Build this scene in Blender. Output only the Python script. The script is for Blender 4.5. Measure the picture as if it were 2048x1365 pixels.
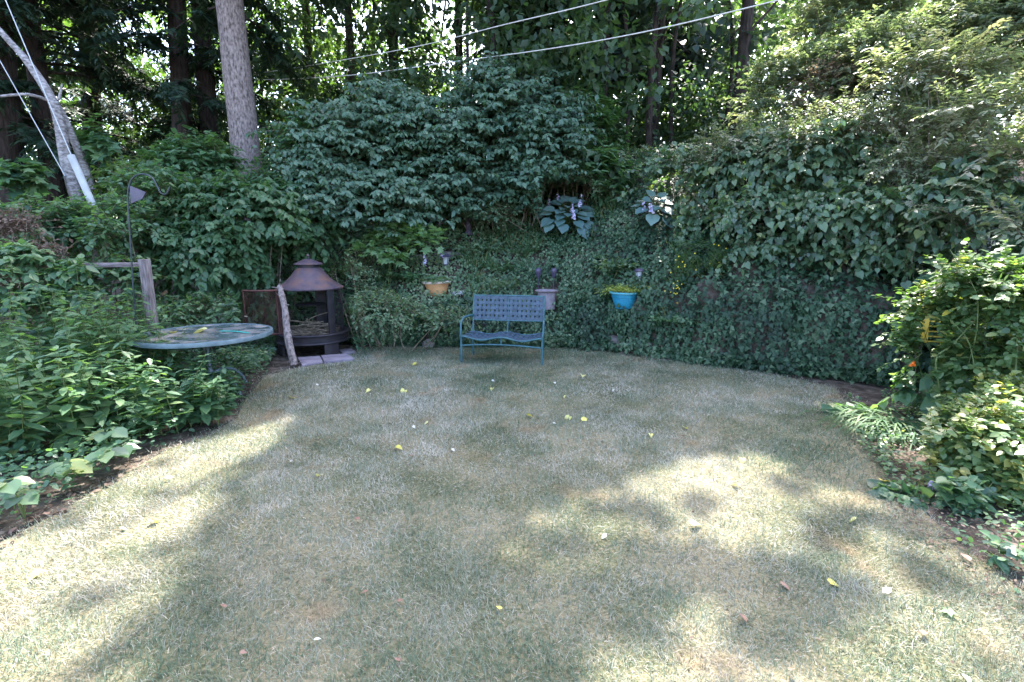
import bpy, bmesh, math, random
import numpy as np
from mathutils import Vector, Matrix
from math import radians as R, sin, cos, tan, pi

rng = np.random.default_rng(7)
random.seed(7)
for o in list(bpy.data.objects): bpy.data.objects.remove(o)
C = bpy.context.scene.collection
SC = bpy.context.scene

# ------------------------------------------------------------------ camera, sky, sun, exposure
HC, PITCH, F = 1.75, R(10.87), 1000.0
cam = bpy.data.cameras.new('camera'); cam.sensor_width = 36; cam.lens = 36 * F / 2048
cam.clip_start = 0.05; cam.clip_end = 600
camo = bpy.data.objects.new('camera', cam); C.objects.link(camo)
camo.location = (0, 0, HC); camo.rotation_euler = (pi / 2 - PITCH, 0, 0)
SC.camera = camo

SUN_EL, SUN_AZ = R(53), R(17)                      # azimuth measured from +y towards +x
SUN = np.array([sin(SUN_AZ) * cos(SUN_EL), cos(SUN_AZ) * cos(SUN_EL), sin(SUN_EL)])
world = bpy.data.worlds.new('World'); SC.world = world; world.use_nodes = True
wn = world.node_tree; wn.nodes.clear()
sky = wn.nodes.new('ShaderNodeTexSky'); sky.sky_type = 'NISHITA'; sky.sun_disc = False
sky.sun_elevation = SUN_EL; sky.sun_rotation = SUN_AZ
sky.air_density = 0.85; sky.dust_density = 2.6; sky.ozone_density = 0.5
bgn = wn.nodes.new('ShaderNodeBackground'); bgn.inputs['Strength'].default_value = 0.15
wo = wn.nodes.new('ShaderNodeOutputWorld')
wn.links.new(sky.outputs[0], bgn.inputs[0]); wn.links.new(bgn.outputs[0], wo.inputs[0])
sl = bpy.data.lights.new('sun', 'SUN'); sl.energy = 3.0; sl.angle = R(0.55); sl.color = (1, .95, .88)
slo = bpy.data.objects.new('sun', sl); C.objects.link(slo)
slo.rotation_euler = Vector(SUN).to_track_quat('Z', 'Y').to_euler(); slo.location = (4, 14, 20)
SC.view_settings.view_transform = 'Standard'; SC.view_settings.look = 'None'
SC.view_settings.exposure = 3.05; SC.view_settings.gamma = 1
SC.cycles.max_bounces = 7; SC.cycles.diffuse_bounces = 4; SC.cycles.glossy_bounces = 2
SC.cycles.transmission_bounces = 5; SC.cycles.sample_clamp_indirect = 6
SC.cycles.use_denoising = True

# ------------------------------------------------------------------ pixel <-> world helpers (photo pixels, 2048 wide)
CP, SP = cos(PITCH), sin(PITCH)
def ray(px, py):
    x, y = (px - 1024) / F, (682.5 - py) / F
    return np.array([x, CP + y * SP, -SP + y * CP])
def G(px, py, z=0.0):
    d = ray(px, py); t = (z - HC) / d[2]; return np.array([d[0] * t, d[1] * t, z])
def P(px, py, Y):
    d = ray(px, py); t = Y / d[1]; return np.array([d[0] * t, Y, HC + d[2] * t])
def proj(p):
    p = np.asarray(p, float); x = p[..., 0]; y = p[..., 1]; z = p[..., 2] - HC
    dep = y * CP - z * SP; up = y * SP + z * CP
    return 1024 + F * x / dep, 682.5 - F * up / dep, dep

# ------------------------------------------------------------------ noise
_tab = rng.random((64, 64, 16))
def noise(p, s=1.0, seed=0):
    p = np.atleast_2d(np.asarray(p, float))
    if p.shape[1] == 2: p = np.c_[p, np.zeros(len(p))]
    q = p * s + seed * 7.31; i = np.floor(q).astype(int); f = q - i; f = f * f * (3 - 2 * f); r = 0
    for a in (0, 1):
        for b in (0, 1):
            for c in (0, 1):
                w = (f[:, 0] if a else 1 - f[:, 0]) * (f[:, 1] if b else 1 - f[:, 1]) * (f[:, 2] if c else 1 - f[:, 2])
                r = r + w * _tab[(i[:, 0] + a) % 64, (i[:, 1] + b) % 64, (i[:, 2] + c) % 16]
    return r
def fbm(p, s=1.0, seed=0, o=3):
    r = 0; a = .5
    for k in range(o): r = r + a * noise(p, s * 2 ** k, seed + k); a *= .5
    return r / (1 - .5 ** o)
def inpoly(x, y, poly):
    x = np.asarray(x); y = np.asarray(y); r = np.zeros(x.shape, bool); n = len(poly)
    for i in range(n):
        x1, y1 = poly[i][:2]; x2, y2 = poly[(i + 1) % n][:2]
        if y1 == y2: continue
        c = ((y1 > y) != (y2 > y)) & (x < (x2 - x1) * (y - y1) / (y2 - y1) + x1); r ^= c
    return r
def nrm(v): return v / np.maximum(np.linalg.norm(v, axis=-1, keepdims=True), 1e-9)

# ------------------------------------------------------------------ terrain
EDGE_PX = [(480, 790), (545, 745), (600, 716), (700, 694), (820, 691), (920, 692), (1040, 692), (1150, 694), (1230, 702), (1330, 716), (1430, 732), (1540, 744), (1650, 752), (1760, 768)]
_e = np.array([G(*p) for p in EDGE_PX])
def yb(x): return np.interp(x, np.r_[-30, -6, -4.3, -2.5, _e[4:, 0], 6.2, 30], np.r_[8.3, 8.4, 9.0, 8.95, _e[4:, 1], 5.7, 5.7])
def H(x, y):
    x = np.asarray(x, float); y = np.asarray(y, float)
    d = y - yb(x); p = np.c_[x.ravel(), y.ravel()]
    n1 = (fbm(p, 1.6, 3).reshape(x.shape) - .5); n2 = (fbm(p, 5, 5).reshape(x.shape) - .5)
    right = np.clip((x - .8) / 2.2, 0, 1); left = np.clip((-2.2 - x) / 2, 0, 1)
    st = .56 + .34 * right - .35 * left
    t = np.clip((d + .5 * n1 + .3 * n2 - .02) / .42, 0, 1); step = st * (t * t * (3 - 2 * t)) ** .8
    slope = np.clip(d - .3, 0, None); top = 4.0 - 1.2 * left
    sl = np.minimum(slope, top) * (.68 - .18 * left) + np.clip(slope - top, 0, 14) * .08
    on = np.clip(d / .3, 0, 1)
    z = step + sl + on * (n1 * .42 + n2 * .20)
    # left bed behind the fence rises a little as well
    z = z + np.clip((-3.6 - x) / 3, 0, 1) * np.clip((y - 3.5) / 4, 0, 1) * .3 * (d < 0)
    return z

def B(px, py, y0=3.0, y1=16.0):
    """where the line of sight through a photo pixel meets the bank"""
    d = ray(px, py); ys_ = np.linspace(y0, y1, 900); pts = np.array([0, 0, HC]) + d[None] * (ys_ / d[1])[:, None]
    h = H(pts[:, 0], pts[:, 1]); i = np.argmax(pts[:, 2] < h); return pts[i] if pts[i, 2] < h[i] else pts[-1]
# ------------------------------------------------------------------ tagging
def tag(o, label=None, cat=None, group=None, kind=None):
    if label: o['label'] = label
    if cat: o['category'] = cat
    if group: o['group'] = group
    if kind: o['kind'] = kind
    return o
def empty(name, loc=(0, 0, 0), rz=0.0):
    o = bpy.data.objects.new(name, None); C.objects.link(o); o.location = Vector(loc); o.rotation_euler.z = rz
    o.empty_display_size = .1
    return o
def link(name, me, mat, parent=None):
    if mat is not None and not me.materials: me.materials.append(mat)
    o = bpy.data.objects.new(name, me); C.objects.link(o)
    if parent is not None: o.parent = parent
    return o

# ------------------------------------------------------------------ materials
def mat_new(name):
    m = bpy.data.materials.new(name); m.use_nodes = True; nt = m.node_tree; nt.nodes.clear()
    out = nt.nodes.new('ShaderNodeOutputMaterial'); return m, nt, out
def N(nt, t, **k):
    n = nt.nodes.new(t)
    for a, b in k.items(): setattr(n, a, b)
    return n
def ramp(nt, fac, stops):
    r = N(nt, 'ShaderNodeValToRGB'); cr = r.color_ramp
    while len(cr.elements) < len(stops): cr.elements.new(.5)
    for e, (p, c) in zip(cr.elements, stops): e.position = p; e.color = (*c, 1)
    nt.links.new(fac, r.inputs[0]); return r.outputs[0]
def leaf_mat(name, cols, trans=.35, rough=.42, spec=.5, tcol=None, pos_noise=None):
    m, nt, out = mat_new(name)
    at = N(nt, 'ShaderNodeAttribute', attribute_name='tint')
    c = ramp(nt, at.outputs['Fac'], [(i / (len(cols) - 1), k) for i, k in enumerate(cols)])
    if pos_noise:
        g = N(nt, 'ShaderNodeNewGeometry'); no = N(nt, 'ShaderNodeTexNoise'); no.inputs['Scale'].default_value = pos_noise
        nt.links.new(g.outputs['Position'], no.inputs['Vector'])
        mr = N(nt, 'ShaderNodeMapRange'); mr.inputs[1].default_value = .3; mr.inputs[2].default_value = .7
        mr.inputs[3].default_value = .72; mr.inputs[4].default_value = 1.3; nt.links.new(no.outputs[0], mr.inputs[0])
        hv = N(nt, 'ShaderNodeHueSaturation'); nt.links.new(c, hv.inputs['Color']); nt.links.new(mr.outputs[0], hv.inputs['Value']); c = hv.outputs[0]
    b = N(nt, 'ShaderNodeBsdfPrincipled'); b.inputs['Roughness'].default_value = rough; b.inputs['Specular IOR Level'].default_value = spec
    nt.links.new(c, b.inputs['Base Color'])
    t = N(nt, 'ShaderNodeBsdfTranslucent')
    mx = N(nt, 'ShaderNodeMix', data_type='RGBA', blend_type='MULTIPLY'); mx.inputs[0].default_value = 1
    mx.inputs['B'].default_value = (*(tcol or (1.9, 2.1, .75)), 1); nt.links.new(c, mx.inputs['A'])
    nt.links.new(mx.outputs['Result'], t.inputs[0])
    ms = N(nt, 'ShaderNodeMixShader'); ms.inputs[0].default_value = trans
    nt.links.new(b.outputs[0], ms.inputs[1]); nt.links.new(t.outputs[0], ms.inputs[2]); nt.links.new(ms.outputs[0], out.inputs[0])
    return m
def solid(name, c1, c2=None, scale=8, rough=.6, spec=.4, metal=0, bump=0, bscale=40, stretch=(1, 1, 1), c3=None, detail=6, coord='Object'):
    m, nt, out = mat_new(name)
    tc = N(nt, 'ShaderNodeTexCoord'); mp = N(nt, 'ShaderNodeMapping'); mp.inputs['Scale'].default_value = stretch
    nt.links.new(tc.outputs[coord], mp.inputs[0])
    b = N(nt, 'ShaderNodeBsdfPrincipled'); b.inputs['Roughness'].default_value = rough
    b.inputs['Specular IOR Level'].default_value = spec; b.inputs['Metallic'].default_value = metal
    no = N(nt, 'ShaderNodeTexNoise'); no.inputs['Scale'].default_value = scale; no.inputs['Detail'].default_value = detail
    nt.links.new(mp.outputs[0], no.inputs[0])
    st = [(.32, c1), (.66, c2 or c1)] if c3 is None else [(.3, c1), (.5, c2), (.68, c3)]
    nt.links.new(ramp(nt, no.outputs[0], st), b.inputs['Base Color'])
    if bump:
        n2 = N(nt, 'ShaderNodeTexNoise'); n2.inputs['Scale'].default_value = bscale; n2.inputs['Detail'].default_value = 8
        nt.links.new(mp.outputs[0], n2.inputs[0])
        bp = N(nt, 'ShaderNodeBump'); bp.inputs['Strength'].default_value = bump; bp.inputs['Distance'].default_value = .02
        nt.links.new(n2.outputs[0], bp.inputs['Height']); nt.links.new(bp.outputs[0], b.inputs['Normal'])
    nt.links.new(b.outputs[0], out.inputs[0]); return m

M = {}
M['soil'] = solid('soil', (.035, .028, .022), (.085, .068, .055), 9, .95, .1, bump=.8, bscale=25, c3=(.15, .12, .10))
M['bark_dark'] = solid('bark_dark', (.018, .014, .012), (.07, .052, .045), 7, .9, .2, bump=1, bscale=14, stretch=(3, 3, .6))
M['bark_pine'] = solid('bark_pine', (.07, .055, .05), (.24, .19, .18), 14, .85, .2, bump=1, bscale=26, stretch=(2.2, 2.2, .9), c3=(.36, .29, .27))
M['bark_birch'] = solid('bark_birch', (.09, .08, .075), (.28, .25, .25), 9, .75, .3, bump=.9, bscale=22, stretch=(1.6, 1.6, 3.2), c3=(.46, .42, .42))
M['twig'] = solid('twig', (.10, .075, .05), (.26, .21, .16), 12, .8, .2)
M['stem_green'] = solid('stem_green', (.06, .10, .03), (.14, .17, .06), 12, .6, .3)
M['dry_stem'] = solid('dry_stem', (.22, .17, .11), (.42, .35, .25), 12, .8, .2)
M['bench_paint'] = solid('bench_paint', (.02, .07, .09), (.045, .13, .15), 14, .38, .5, bump=.08, bscale=60)
M['bench_strap'] = solid('bench_strap', (.030, .055, .088), (.052, .085, .128), 10, .5, .5, bump=.1, bscale=90)
M['rust'] = solid('rusty_steel', (.04, .035, .05), (.13, .075, .065), 5, .55, .5, .35, bump=.25, bscale=40, c3=(.23, .10, .065))
M['rust_roof'] = solid('heat_stained_steel', (.05, .042, .07), (.105, .07, .082), 5, .6, .4, .3, bump=.3, bscale=30, c3=(.17, .085, .065))
M['rust_dark'] = solid('sooty_steel', (.022, .02, .028), (.05, .04, .048), 6, .5, .5, .4, bump=.2, bscale=40)
M['rust_red'] = solid('red_rust', (.06, .025, .025), (.13, .052, .04), 9, .7, .4, .2, bump=.3, bscale=40)
M['slate'] = solid('slate', (.16, .13, .16), (.27, .23, .27), 6, .7, .3, bump=.4, bscale=20)
M['rock'] = solid('rock', (.10, .085, .085), (.26, .23, .22), 6, .85, .3, bump=.9, bscale=12)
M['wood_grey'] = solid('weathered_wood', (.13, .10, .10), (.34, .28, .28), 8, .85, .2, bump=.8, bscale=18, stretch=(5, 5, .7))
M['wood_grey_x'] = solid('weathered_wood_rail', (.12, .09, .09), (.32, .26, .26), 8, .85, .2, bump=.8, bscale=18, stretch=(.7, 5, 5))
M['table_paint'] = solid('table_paint', (.08, .12, .14), (.15, .20, .225), 12, .4, .5, bump=.15, bscale=50)
M['hook'] = solid('black_iron', (.02, .03, .035), (.045, .06, .07), 12, .45, .5, .3)
M['pvc'] = solid('grey_plastic', (.34, .36, .38), (.46, .47, .48), 6, .5, .4)
M['wire'] = solid('galvanised_wire', (.42, .43, .45), (.55, .55, .57), 30, .4, .5, .4)
M['cable'] = solid('weathered_cable', (.50, .47, .45), (.68, .65, .62), 20, .5, .5)
M['terracotta'] = solid('terracotta_plastic', (.50, .24, .11), (.62, .33, .16), 7, .6, .4, bump=.1)
M['pot_rim'] = solid('sun_bleached_rim', (.50, .36, .30), (.68, .55, .50), 30, .8, .3)
M['blue_pot'] = solid('turquoise_plastic', (.02, .20, .34), (.03, .28, .44), 7, .42, .5, bump=.05)
M['blue_rim'] = solid('faded_turquoise', (.06, .30, .42), (.16, .42, .50), 14, .5, .4)
M['grey_pot'] = solid('grey_stone_pot', (.17, .14, .17), (.28, .24, .27), 9, .8, .3, bump=.3)
M['black_plastic'] = solid('purple_black_plastic', (.035, .03, .06), (.075, .06, .11), 8, .35, .5)
M['lamp_glass'] = solid('clouded_plastic_lens', (.26, .28, .32), (.5, .52, .56), 8, .2, .6)
M['soil_pot'] = solid('potting_soil', (.06, .045, .035), (.16, .12, .09), 30, .95, .1, bump=.6)
M['yellow_wood'] = solid('yellow_paint', (.50, .33, .035), (.62, .44, .07), 7, .6, .4, bump=.1)
M['cast'] = solid('dark_statue', (.05, .04, .065), (.12, .10, .14), 9, .7, .4, bump=.4)
M['green_stick'] = solid('teal_plastic', (.03, .30, .26), (.05, .38, .33), 9, .4, .5)
M['petal_lilac'] = leaf_mat('petal_lilac', [(.5, .44, .66), (.68, .60, .82), (.78, .73, .88)], .35, .6, .3, (1.1, 1.05, 1.1))
M['petal_yellow'] = leaf_mat('petal_yellow', [(.75, .55, .04), (.85, .7, .08)], .3, .6, .3, (1, 1, .6))
M['petal_orange'] = leaf_mat('petal_orange', [(.75, .16, .02), (.85, .26, .04)], .3, .6, .3, (1, 1, .6))
M['petal_white'] = leaf_mat('petal_white', [(.6, .6, .66), (.75, .75, .8)], .3, .6, .3, (1, 1, 1))

Gs = dict(trans=.38)
M['ivy'] = leaf_mat('ivy_leaf', [(.014, .036, .018), (.026, .064, .032), (.048, .10, .048), (.12, .17, .10)], .15, .5, .35)
M['cover'] = leaf_mat('cover_leaf', [(.065, .12, .07), (.105, .175, .10), (.15, .225, .13), (.24, .27, .18)], .35, .5, .4)
M['burning'] = leaf_mat('winged_shrub_leaf', [(.045, .095, .066), (.078, .148, .095), (.115, .19, .12)], .25, .42, .5)
M['shrub'] = leaf_mat('shrub_leaf', [(.045, .10, .055), (.078, .155, .078), (.12, .20, .095)], .38, .42, .5)
M['vine'] = leaf_mat('vine_leaf', [(.055, .10, .068), (.085, .15, .085), (.12, .19, .105), (.19, .23, .09)], .35, .36, .6)
M['rose'] = leaf_mat('rose_leaf', [(.05, .095, .04), (.085, .15, .06), (.13, .20, .08), (.30, .28, .09)], .4, .38, .6)
M['weed'] = leaf_mat('weed_leaf', [(.045, .10, .068), (.078, .155, .088), (.12, .21, .10), (.18, .25, .12)], .38, .42, .5)
M['lime'] = leaf_mat('lime_leaf', [(.16, .255, .14), (.20, .31, .17), (.25, .36, .19)], .45, .5, .4)
M['elder'] = leaf_mat('pale_leaf', [(.095, .13, .085), (.14, .185, .11), (.20, .235, .14), (.27, .26, .19)], .42, .45, .5, (1.5, 1.6, .85))
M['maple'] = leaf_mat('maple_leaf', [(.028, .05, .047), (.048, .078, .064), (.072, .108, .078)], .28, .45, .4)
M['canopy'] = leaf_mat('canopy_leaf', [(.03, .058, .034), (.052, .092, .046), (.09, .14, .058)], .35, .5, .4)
M['bright'] = leaf_mat('backlit_leaf', [(.04, .075, .028), (.07, .12, .04), (.11, .165, .055)], .5, .5, .4)
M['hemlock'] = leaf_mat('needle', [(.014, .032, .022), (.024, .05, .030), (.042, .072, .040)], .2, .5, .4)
M['feather'] = leaf_mat('feathery_leaf', [(.025, .07, .03), (.05, .11, .04), (.09, .15, .05)], .35, .5, .4)
M['blade'] = leaf_mat('blade_leaf', [(.035, .085, .04), (.055, .12, .05), (.09, .15, .06), (.22, .20, .11)], .2, .6, .2)
M['hosta'] = leaf_mat('hosta_leaf', [(.095, .175, .175), (.125, .21, .205), (.16, .25, .225)], .2, .38, .5, (1.2, 1.6, .8))
M['fern'] = leaf_mat('fern_leaf', [(.05, .12, .05), (.085, .17, .065)], .4, .5, .4)
M['goldenrod'] = leaf_mat('yellow_green_leaf', [(.16, .21, .06), (.26, .30, .08), (.36, .36, .10)], .4, .5, .4)
M['dry'] = leaf_mat('dry_leaf', [(.07, .045, .035), (.15, .10, .075), (.28, .21, .16)], .25, .7, .3, (1.2, 1.1, .9))
M['seed'] = leaf_mat('seed_head', [(.16, .12, .08), (.27, .20, .13), (.36, .29, .18)], .3, .7, .3, (1.2, 1.1, .9))
M['fallen_yellow'] = leaf_mat('fallen_yellow', [(.50, .44, .08), (.62, .56, .16), (.70, .66, .34)], .25, .5, .4, (1.1, 1.1, .6))
M['fallen_pale'] = leaf_mat('fallen_pale', [(.55, .53, .46), (.68, .64, .58)], .2, .6, .4, (1, 1, .9))
M['fallen_brown'] = leaf_mat('fallen_brown', [(.20, .11, .08), (.32, .19, .14)], .15, .6, .4, (1, 1, .9))

# ------------------------------------------------------------------ leaf templates  (x across, y along, z up)
def sym(half, z=0.10, droop=-.10):
    """half outline from base to tip (x>=0); triangles fan over a raised fold"""
    n = len(half); v = []; f = []
    mid = lambda y: (0, y, droop * y * y)
    pts = [(x, y, z * abs(x) + droop * y * y) for x, y in half]
    # vertices: base, right..., tip, left...
    v = pts + [(-x, y, zz) for x, y, zz in pts[1:-1]]
    for i in range(1, n - 1): f.append((0, i, i + 1))
    L = [0] + list(range(n, n + n - 2)) + [n - 1]
    for i in range(1, len(L) - 1): f.append((0, L[i + 1], L[i]))
    return np.array(v, float), np.array(f, int)
T = {}
T['dia'] = (np.array([(0, 0, 0), (.32, .5, .05), (0, 1, -.1), (-.32, .5, .05)], float), np.array([(0, 1, 2), (0, 2, 3)]))
T['oval'] = sym([(0, 0), (.27, .28), (.24, .62), (0, 1)])
T['lance'] = sym([(0, 0), (.15, .25), (.12, .62), (0, 1)], .2, -.22)
T['needle'] = (np.array([(0, 0, 0), (.07, .45, 0), (0, 1, -.1), (-.07, .45, 0)], float), np.array([(0, 1, 2), (0, 2, 3)]))
T['round'] = sym([(0, .06), (.26, 0), (.45, .28), (.40, .62), (.16, .86), (0, 1.02)], .12, -.18)
T['heart'] = sym([(0, .10), (.22, -.06), (.44, .14), (.42, .48), (.2, .8), (0, 1.05)], .16, -.2)
def lobed(half, droop=-.12):
    c = (0, .34, 0); pts = [(x, y, droop * (x * x + (y - .3) ** 2)) for x, y in half]
    v = [c] + pts + [(-x, y, z) for x, y, z in pts[1:-1]][::-1]; n = len(v) - 1
    return np.array(v, float), np.array([(0, 1 + i, 1 + (i + 1) % n) for i in range(n)])
T['maple'] = lobed([(0, 0), (.46, -.06), (.30, .18), (.62, .46), (.22, .50), (0, 1)])
T['ivy'] = lobed([(0, 0), (.42, .02), (.26, .34), (0, 1)])
T['leafy'] = lobed([(0, 0), (.44, -.04), (.40, .40), (0, 1)])
T['blade'] = (np.array([(-.5, 0, 0), (.5, 0, 0), (.36, .5, .10), (-.36, .5, .10), (0, 1, -.05)], float), np.array([(0, 1, 2), (0, 2, 3), (3, 2, 4)]))
T['blade2'] = (np.array([(-.5, 0, 0), (.5, 0, 0), (0, 1, 0)], float), np.array([(0, 1, 2)]))

class Acc:
    def __init__(s): s.v = []; s.f = []; s.t = []; s.n = 0
    def leaves(s, pos, u, nn, size, tmpl='oval', width=1.0, tint=None, fold=1.0):
        n = len(pos)
        if n == 0: return s
        tv, tf = T[tmpl]
        u = nrm(u); side = nrm(np.cross(u, nn)); nn = np.cross(side, u)
        size = np.broadcast_to(size, (n,)); width = np.broadcast_to(width, (n,))
        V = (pos[:, None, :] + size[:, None, None] * (tv[None, :, 0:1] * width[:, None, None] * side[:, None, :] + tv[None, :, 1:2] * u[:, None, :] + fold * tv[None, :, 2:3] * nn[:, None, :]))
        k = len(tv); s.v.append(V.reshape(-1, 3)); s.f.append((tf[None] + (np.arange(n) * k)[:, None, None]).reshape(-1, 3) + s.n)
        if tint is None: tint = rng.random(n)
        s.t.append(np.repeat(np.clip(tint, 0, 1), len(tf))); s.n += n * k; return s
    def tubes(s, pts, rad, k=3, tint=.5):
        """pts (N,K,3), rad (N,K)"""
        n, K = pts.shape[:2]; tan_ = np.gradient(pts, axis=1); tan_ = nrm(tan_)
        ref = np.where(np.abs(tan_[..., 2:3]) > .9, np.array([1., 0, 0]), np.array([0, 0, 1.]))
        a = nrm(np.cross(tan_, ref)); b = np.cross(tan_, a); th = np.arange(k) * 2 * pi / k
        V = pts[:, :, None] + rad[:, :, None, None] * (np.cos(th)[None, None, :, None] * a[:, :, None] + np.sin(th)[None, None, :, None] * b[:, :, None])
        s.v.append(V.reshape(-1, 3)); base = (np.arange(n) * K * k)[:, None, None]
        i = np.arange(K - 1)[:, None] * k; j = np.arange(k)[None]; j2 = (j + 1) % k
        q = np.stack([i + j, i + j2, i + k + j2, i + k + j], -1).reshape(-1, 4)
        tri = np.concatenate([q[:, [0, 1, 2]], q[:, [0, 2, 3]]])
        s.f.append((tri[None] + base).reshape(-1, 3) + s.n); s.t.append(np.full(n * len(tri), tint)); s.n += n * K * k; return s
    def mesh(s, name, smooth=False):
        me = bpy.data.meshes.new(name)
        if not s.v: return me
        v = np.concatenate(s.v).astype(np.float32); f = np.concatenate(s.f).astype(np.int32); t = np.concatenate(s.t).astype(np.float32)
        me.vertices.add(len(v)); me.vertices.foreach_set('co', v.ravel())
        me.loops.add(len(f) * 3); me.loops.foreach_set('vertex_index', f.ravel())
        me.polygons.add(len(f)); me.polygons.foreach_set('loop_start', np.arange(len(f), dtype=np.int32) * 3)
        a = me.attributes.new('tint', 'FLOAT', 'FACE'); a.data.foreach_set('value', t)
        if smooth: me.polygons.foreach_set('use_smooth', np.ones(len(f), bool))
        me.update(calc_edges=True); return me
    def obj(s, name, mat, parent=None, kind=None, smooth=False):
        o = link(name, s.mesh(name, smooth), mat, parent)
        if parent is not None: o.matrix_parent_inverse = parent.matrix_basis.inverted()   # vertices are given in world space
        if kind: o['kind'] = kind
        return o
def tube(acc, pts, r0, r1=None, k=8, seg=None, wob=0, rs=None):
    pts = np.array(pts, float)
    if seg:
        t = np.linspace(0, 1, len(pts)); tt = np.linspace(0, 1, seg)
        # catmull-like smoothing through numpy interpolation of a dense cubic
        from_ = []
        P0 = np.vstack([2 * pts[0] - pts[1], pts, 2 * pts[-1] - pts[-2]])
        for q in tt:
            u = q * (len(pts) - 1); i = min(int(u), len(pts) - 2); u -= i
            a, b, c, d = P0[i:i + 4]
            from_.append(.5 * ((2 * b) + (-a + c) * u + (2 * a - 5 * b + 4 * c - d) * u * u + (-a + 3 * b - 3 * c + d) * u ** 3))
        pts = np.array(from_)
    if wob: pts[1:-1] += rng.normal(0, wob, pts[1:-1].shape)
    r = np.linspace(r0, r1 if r1 is not None else r0, len(pts)) if rs is None else np.interp(np.linspace(0, 1, len(pts)), np.linspace(0, 1, len(rs)), rs)
    acc.tubes(pts[None], r[None], k); return pts
# bmesh helpers for objects
def bm_obj(name, bm, mat, parent=None, smooth=True, bevel=0):
    me = bpy.data.meshes.new(name); bmesh.ops.recalc_face_normals(bm, faces=bm.faces); bm.to_mesh(me); bm.free()
    if smooth:
        me.polygons.foreach_set('use_smooth', np.ones(len(me.polygons), bool))
    o = link(name, me, mat, parent)
    if smooth:
        try: me.set_sharp_from_angle(angle=R(40))
        except Exception: pass
    if bevel:
        b = o.modifiers.new('bevel', 'BEVEL'); b.width = bevel; b.segments = 2; b.limit_method = 'ANGLE'
    return o
def lathe(bm, prof, k=40, c=(0, 0, 0)):
    rings = []
    for r, z in prof:
        if r < 1e-5: rings.append([bm.verts.new((c[0], c[1], c[2] + z))])
        else: rings.append([bm.verts.new((c[0] + r * cos(2 * pi * i / k), c[1] + r * sin(2 * pi * i / k), c[2] + z)) for i in range(k)])
    for a, b in zip(rings, rings[1:]):
        for i in range(k):
            j = (i + 1) % k
            vs = [a[i % len(a)], a[j % len(a)], b[j % len(b)], b[i % len(b)]]
            u = []
            for q in vs:
                if q not in u: u.append(q)
            if len(u) > 2:
                try: bm.faces.new(u)
                except ValueError: pass
def box(bm, c, s, rot=None):
    m = Matrix.Translation(c) @ (rot if rot is not None else Matrix.Identity(4)) @ Matrix.Diagonal((*s, 1))
    bmesh.ops.create_cube(bm, size=1, matrix=m)
def pipe(bm, pts, r, k=8, closed_caps=True):
    pts = [Vector(p) for p in pts]; rings = []
    rr = r if hasattr(r, '__len__') else [r] * len(pts)
    up = None
    for i, p in enumerate(pts):
        t = (pts[min(i + 1, len(pts) - 1)] - pts[max(i - 1, 0)]).normalized()
        if up is None: up = Vector((0, 0, 1)) if abs(t.z) < .9 else Vector((1, 0, 0))
        a = t.cross(up).normalized(); b = a.cross(t).normalized(); up = b
        rings.append([bm.verts.new(p + rr[i] * (cos(2 * pi * j / k) * a + sin(2 * pi * j / k) * b)) for j in range(k)])
    for a, b in zip(rings, rings[1:]):
        for j in range(k): bm.faces.new((a[j], a[(j + 1) % k], b[(j + 1) % k], b[j]))
    if closed_caps:
        bm.faces.new(rings[0]); bm.faces.new(rings[-1])
def curve_pts(pts, n):
    pts = np.array(pts, float); P0 = np.vstack([2 * pts[0] - pts[1], pts, 2 * pts[-1] - pts[-2]]); o = []
    for q in np.linspace(0, 1, n):
        u = q * (len(pts) - 1); i = min(int(u), len(pts) - 2); u -= i; a, b, c, d = P0[i:i + 4]
        o.append(.5 * ((2 * b) + (-a + c) * u + (2 * a - 5 * b + 4 * c - d) * u * u + (-a + 3 * b - 3 * c + d) * u ** 3))
    return o

# ------------------------------------------------------------------ where the sun gets through the canopy (positions carried to z=0 along the sun)
def gp(*px): return [tuple(G(a, b)[:2]) for a, b in px]
LIT = [gp((-250, 1250), (0, 1065), (150, 985), (330, 905), (470, 845), (585, 815), (600, 880), (520, 960), (440, 1040), (390, 1130), (330, 1230), (180, 1330), (-300, 1500)),
       gp((1030, 1050), (1100, 985), (1230, 950), (1420, 890), (1530, 895), (1640, 960), (1740, 985), (1880, 1070), (2060, 1150), (2200, 1500), (1750, 1420), (1600, 1330), (1450, 1250), (1300, 1190), (1120, 1200), (1030, 1150)),
       gp((1150, 1270), (1330, 1230), (1500, 1260), (1720, 1340), (1700, 1500), (1120, 1500)), gp((1010, 1060), (1060, 1040), (1100, 1130), (1160, 1150), (1100, 1190), (1020, 1150)),
       gp((1650, 1040), (2100, 1040), (2400, 1400), (1900, 1500))]
LIT.append(gp((1230, 1010), (1560, 960), (1950, 1080), (2300, 1500), (1480, 1500), (1420, 1290), (1250, 1200)))
HOLE1 = gp((1480, 1135), (1580, 1125), (1680, 1190), (1620, 1225), (1500, 1195)); HOLE2 = gp((1260, 1115), (1380, 1110), (1400, 1155), (1300, 1170))
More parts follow.
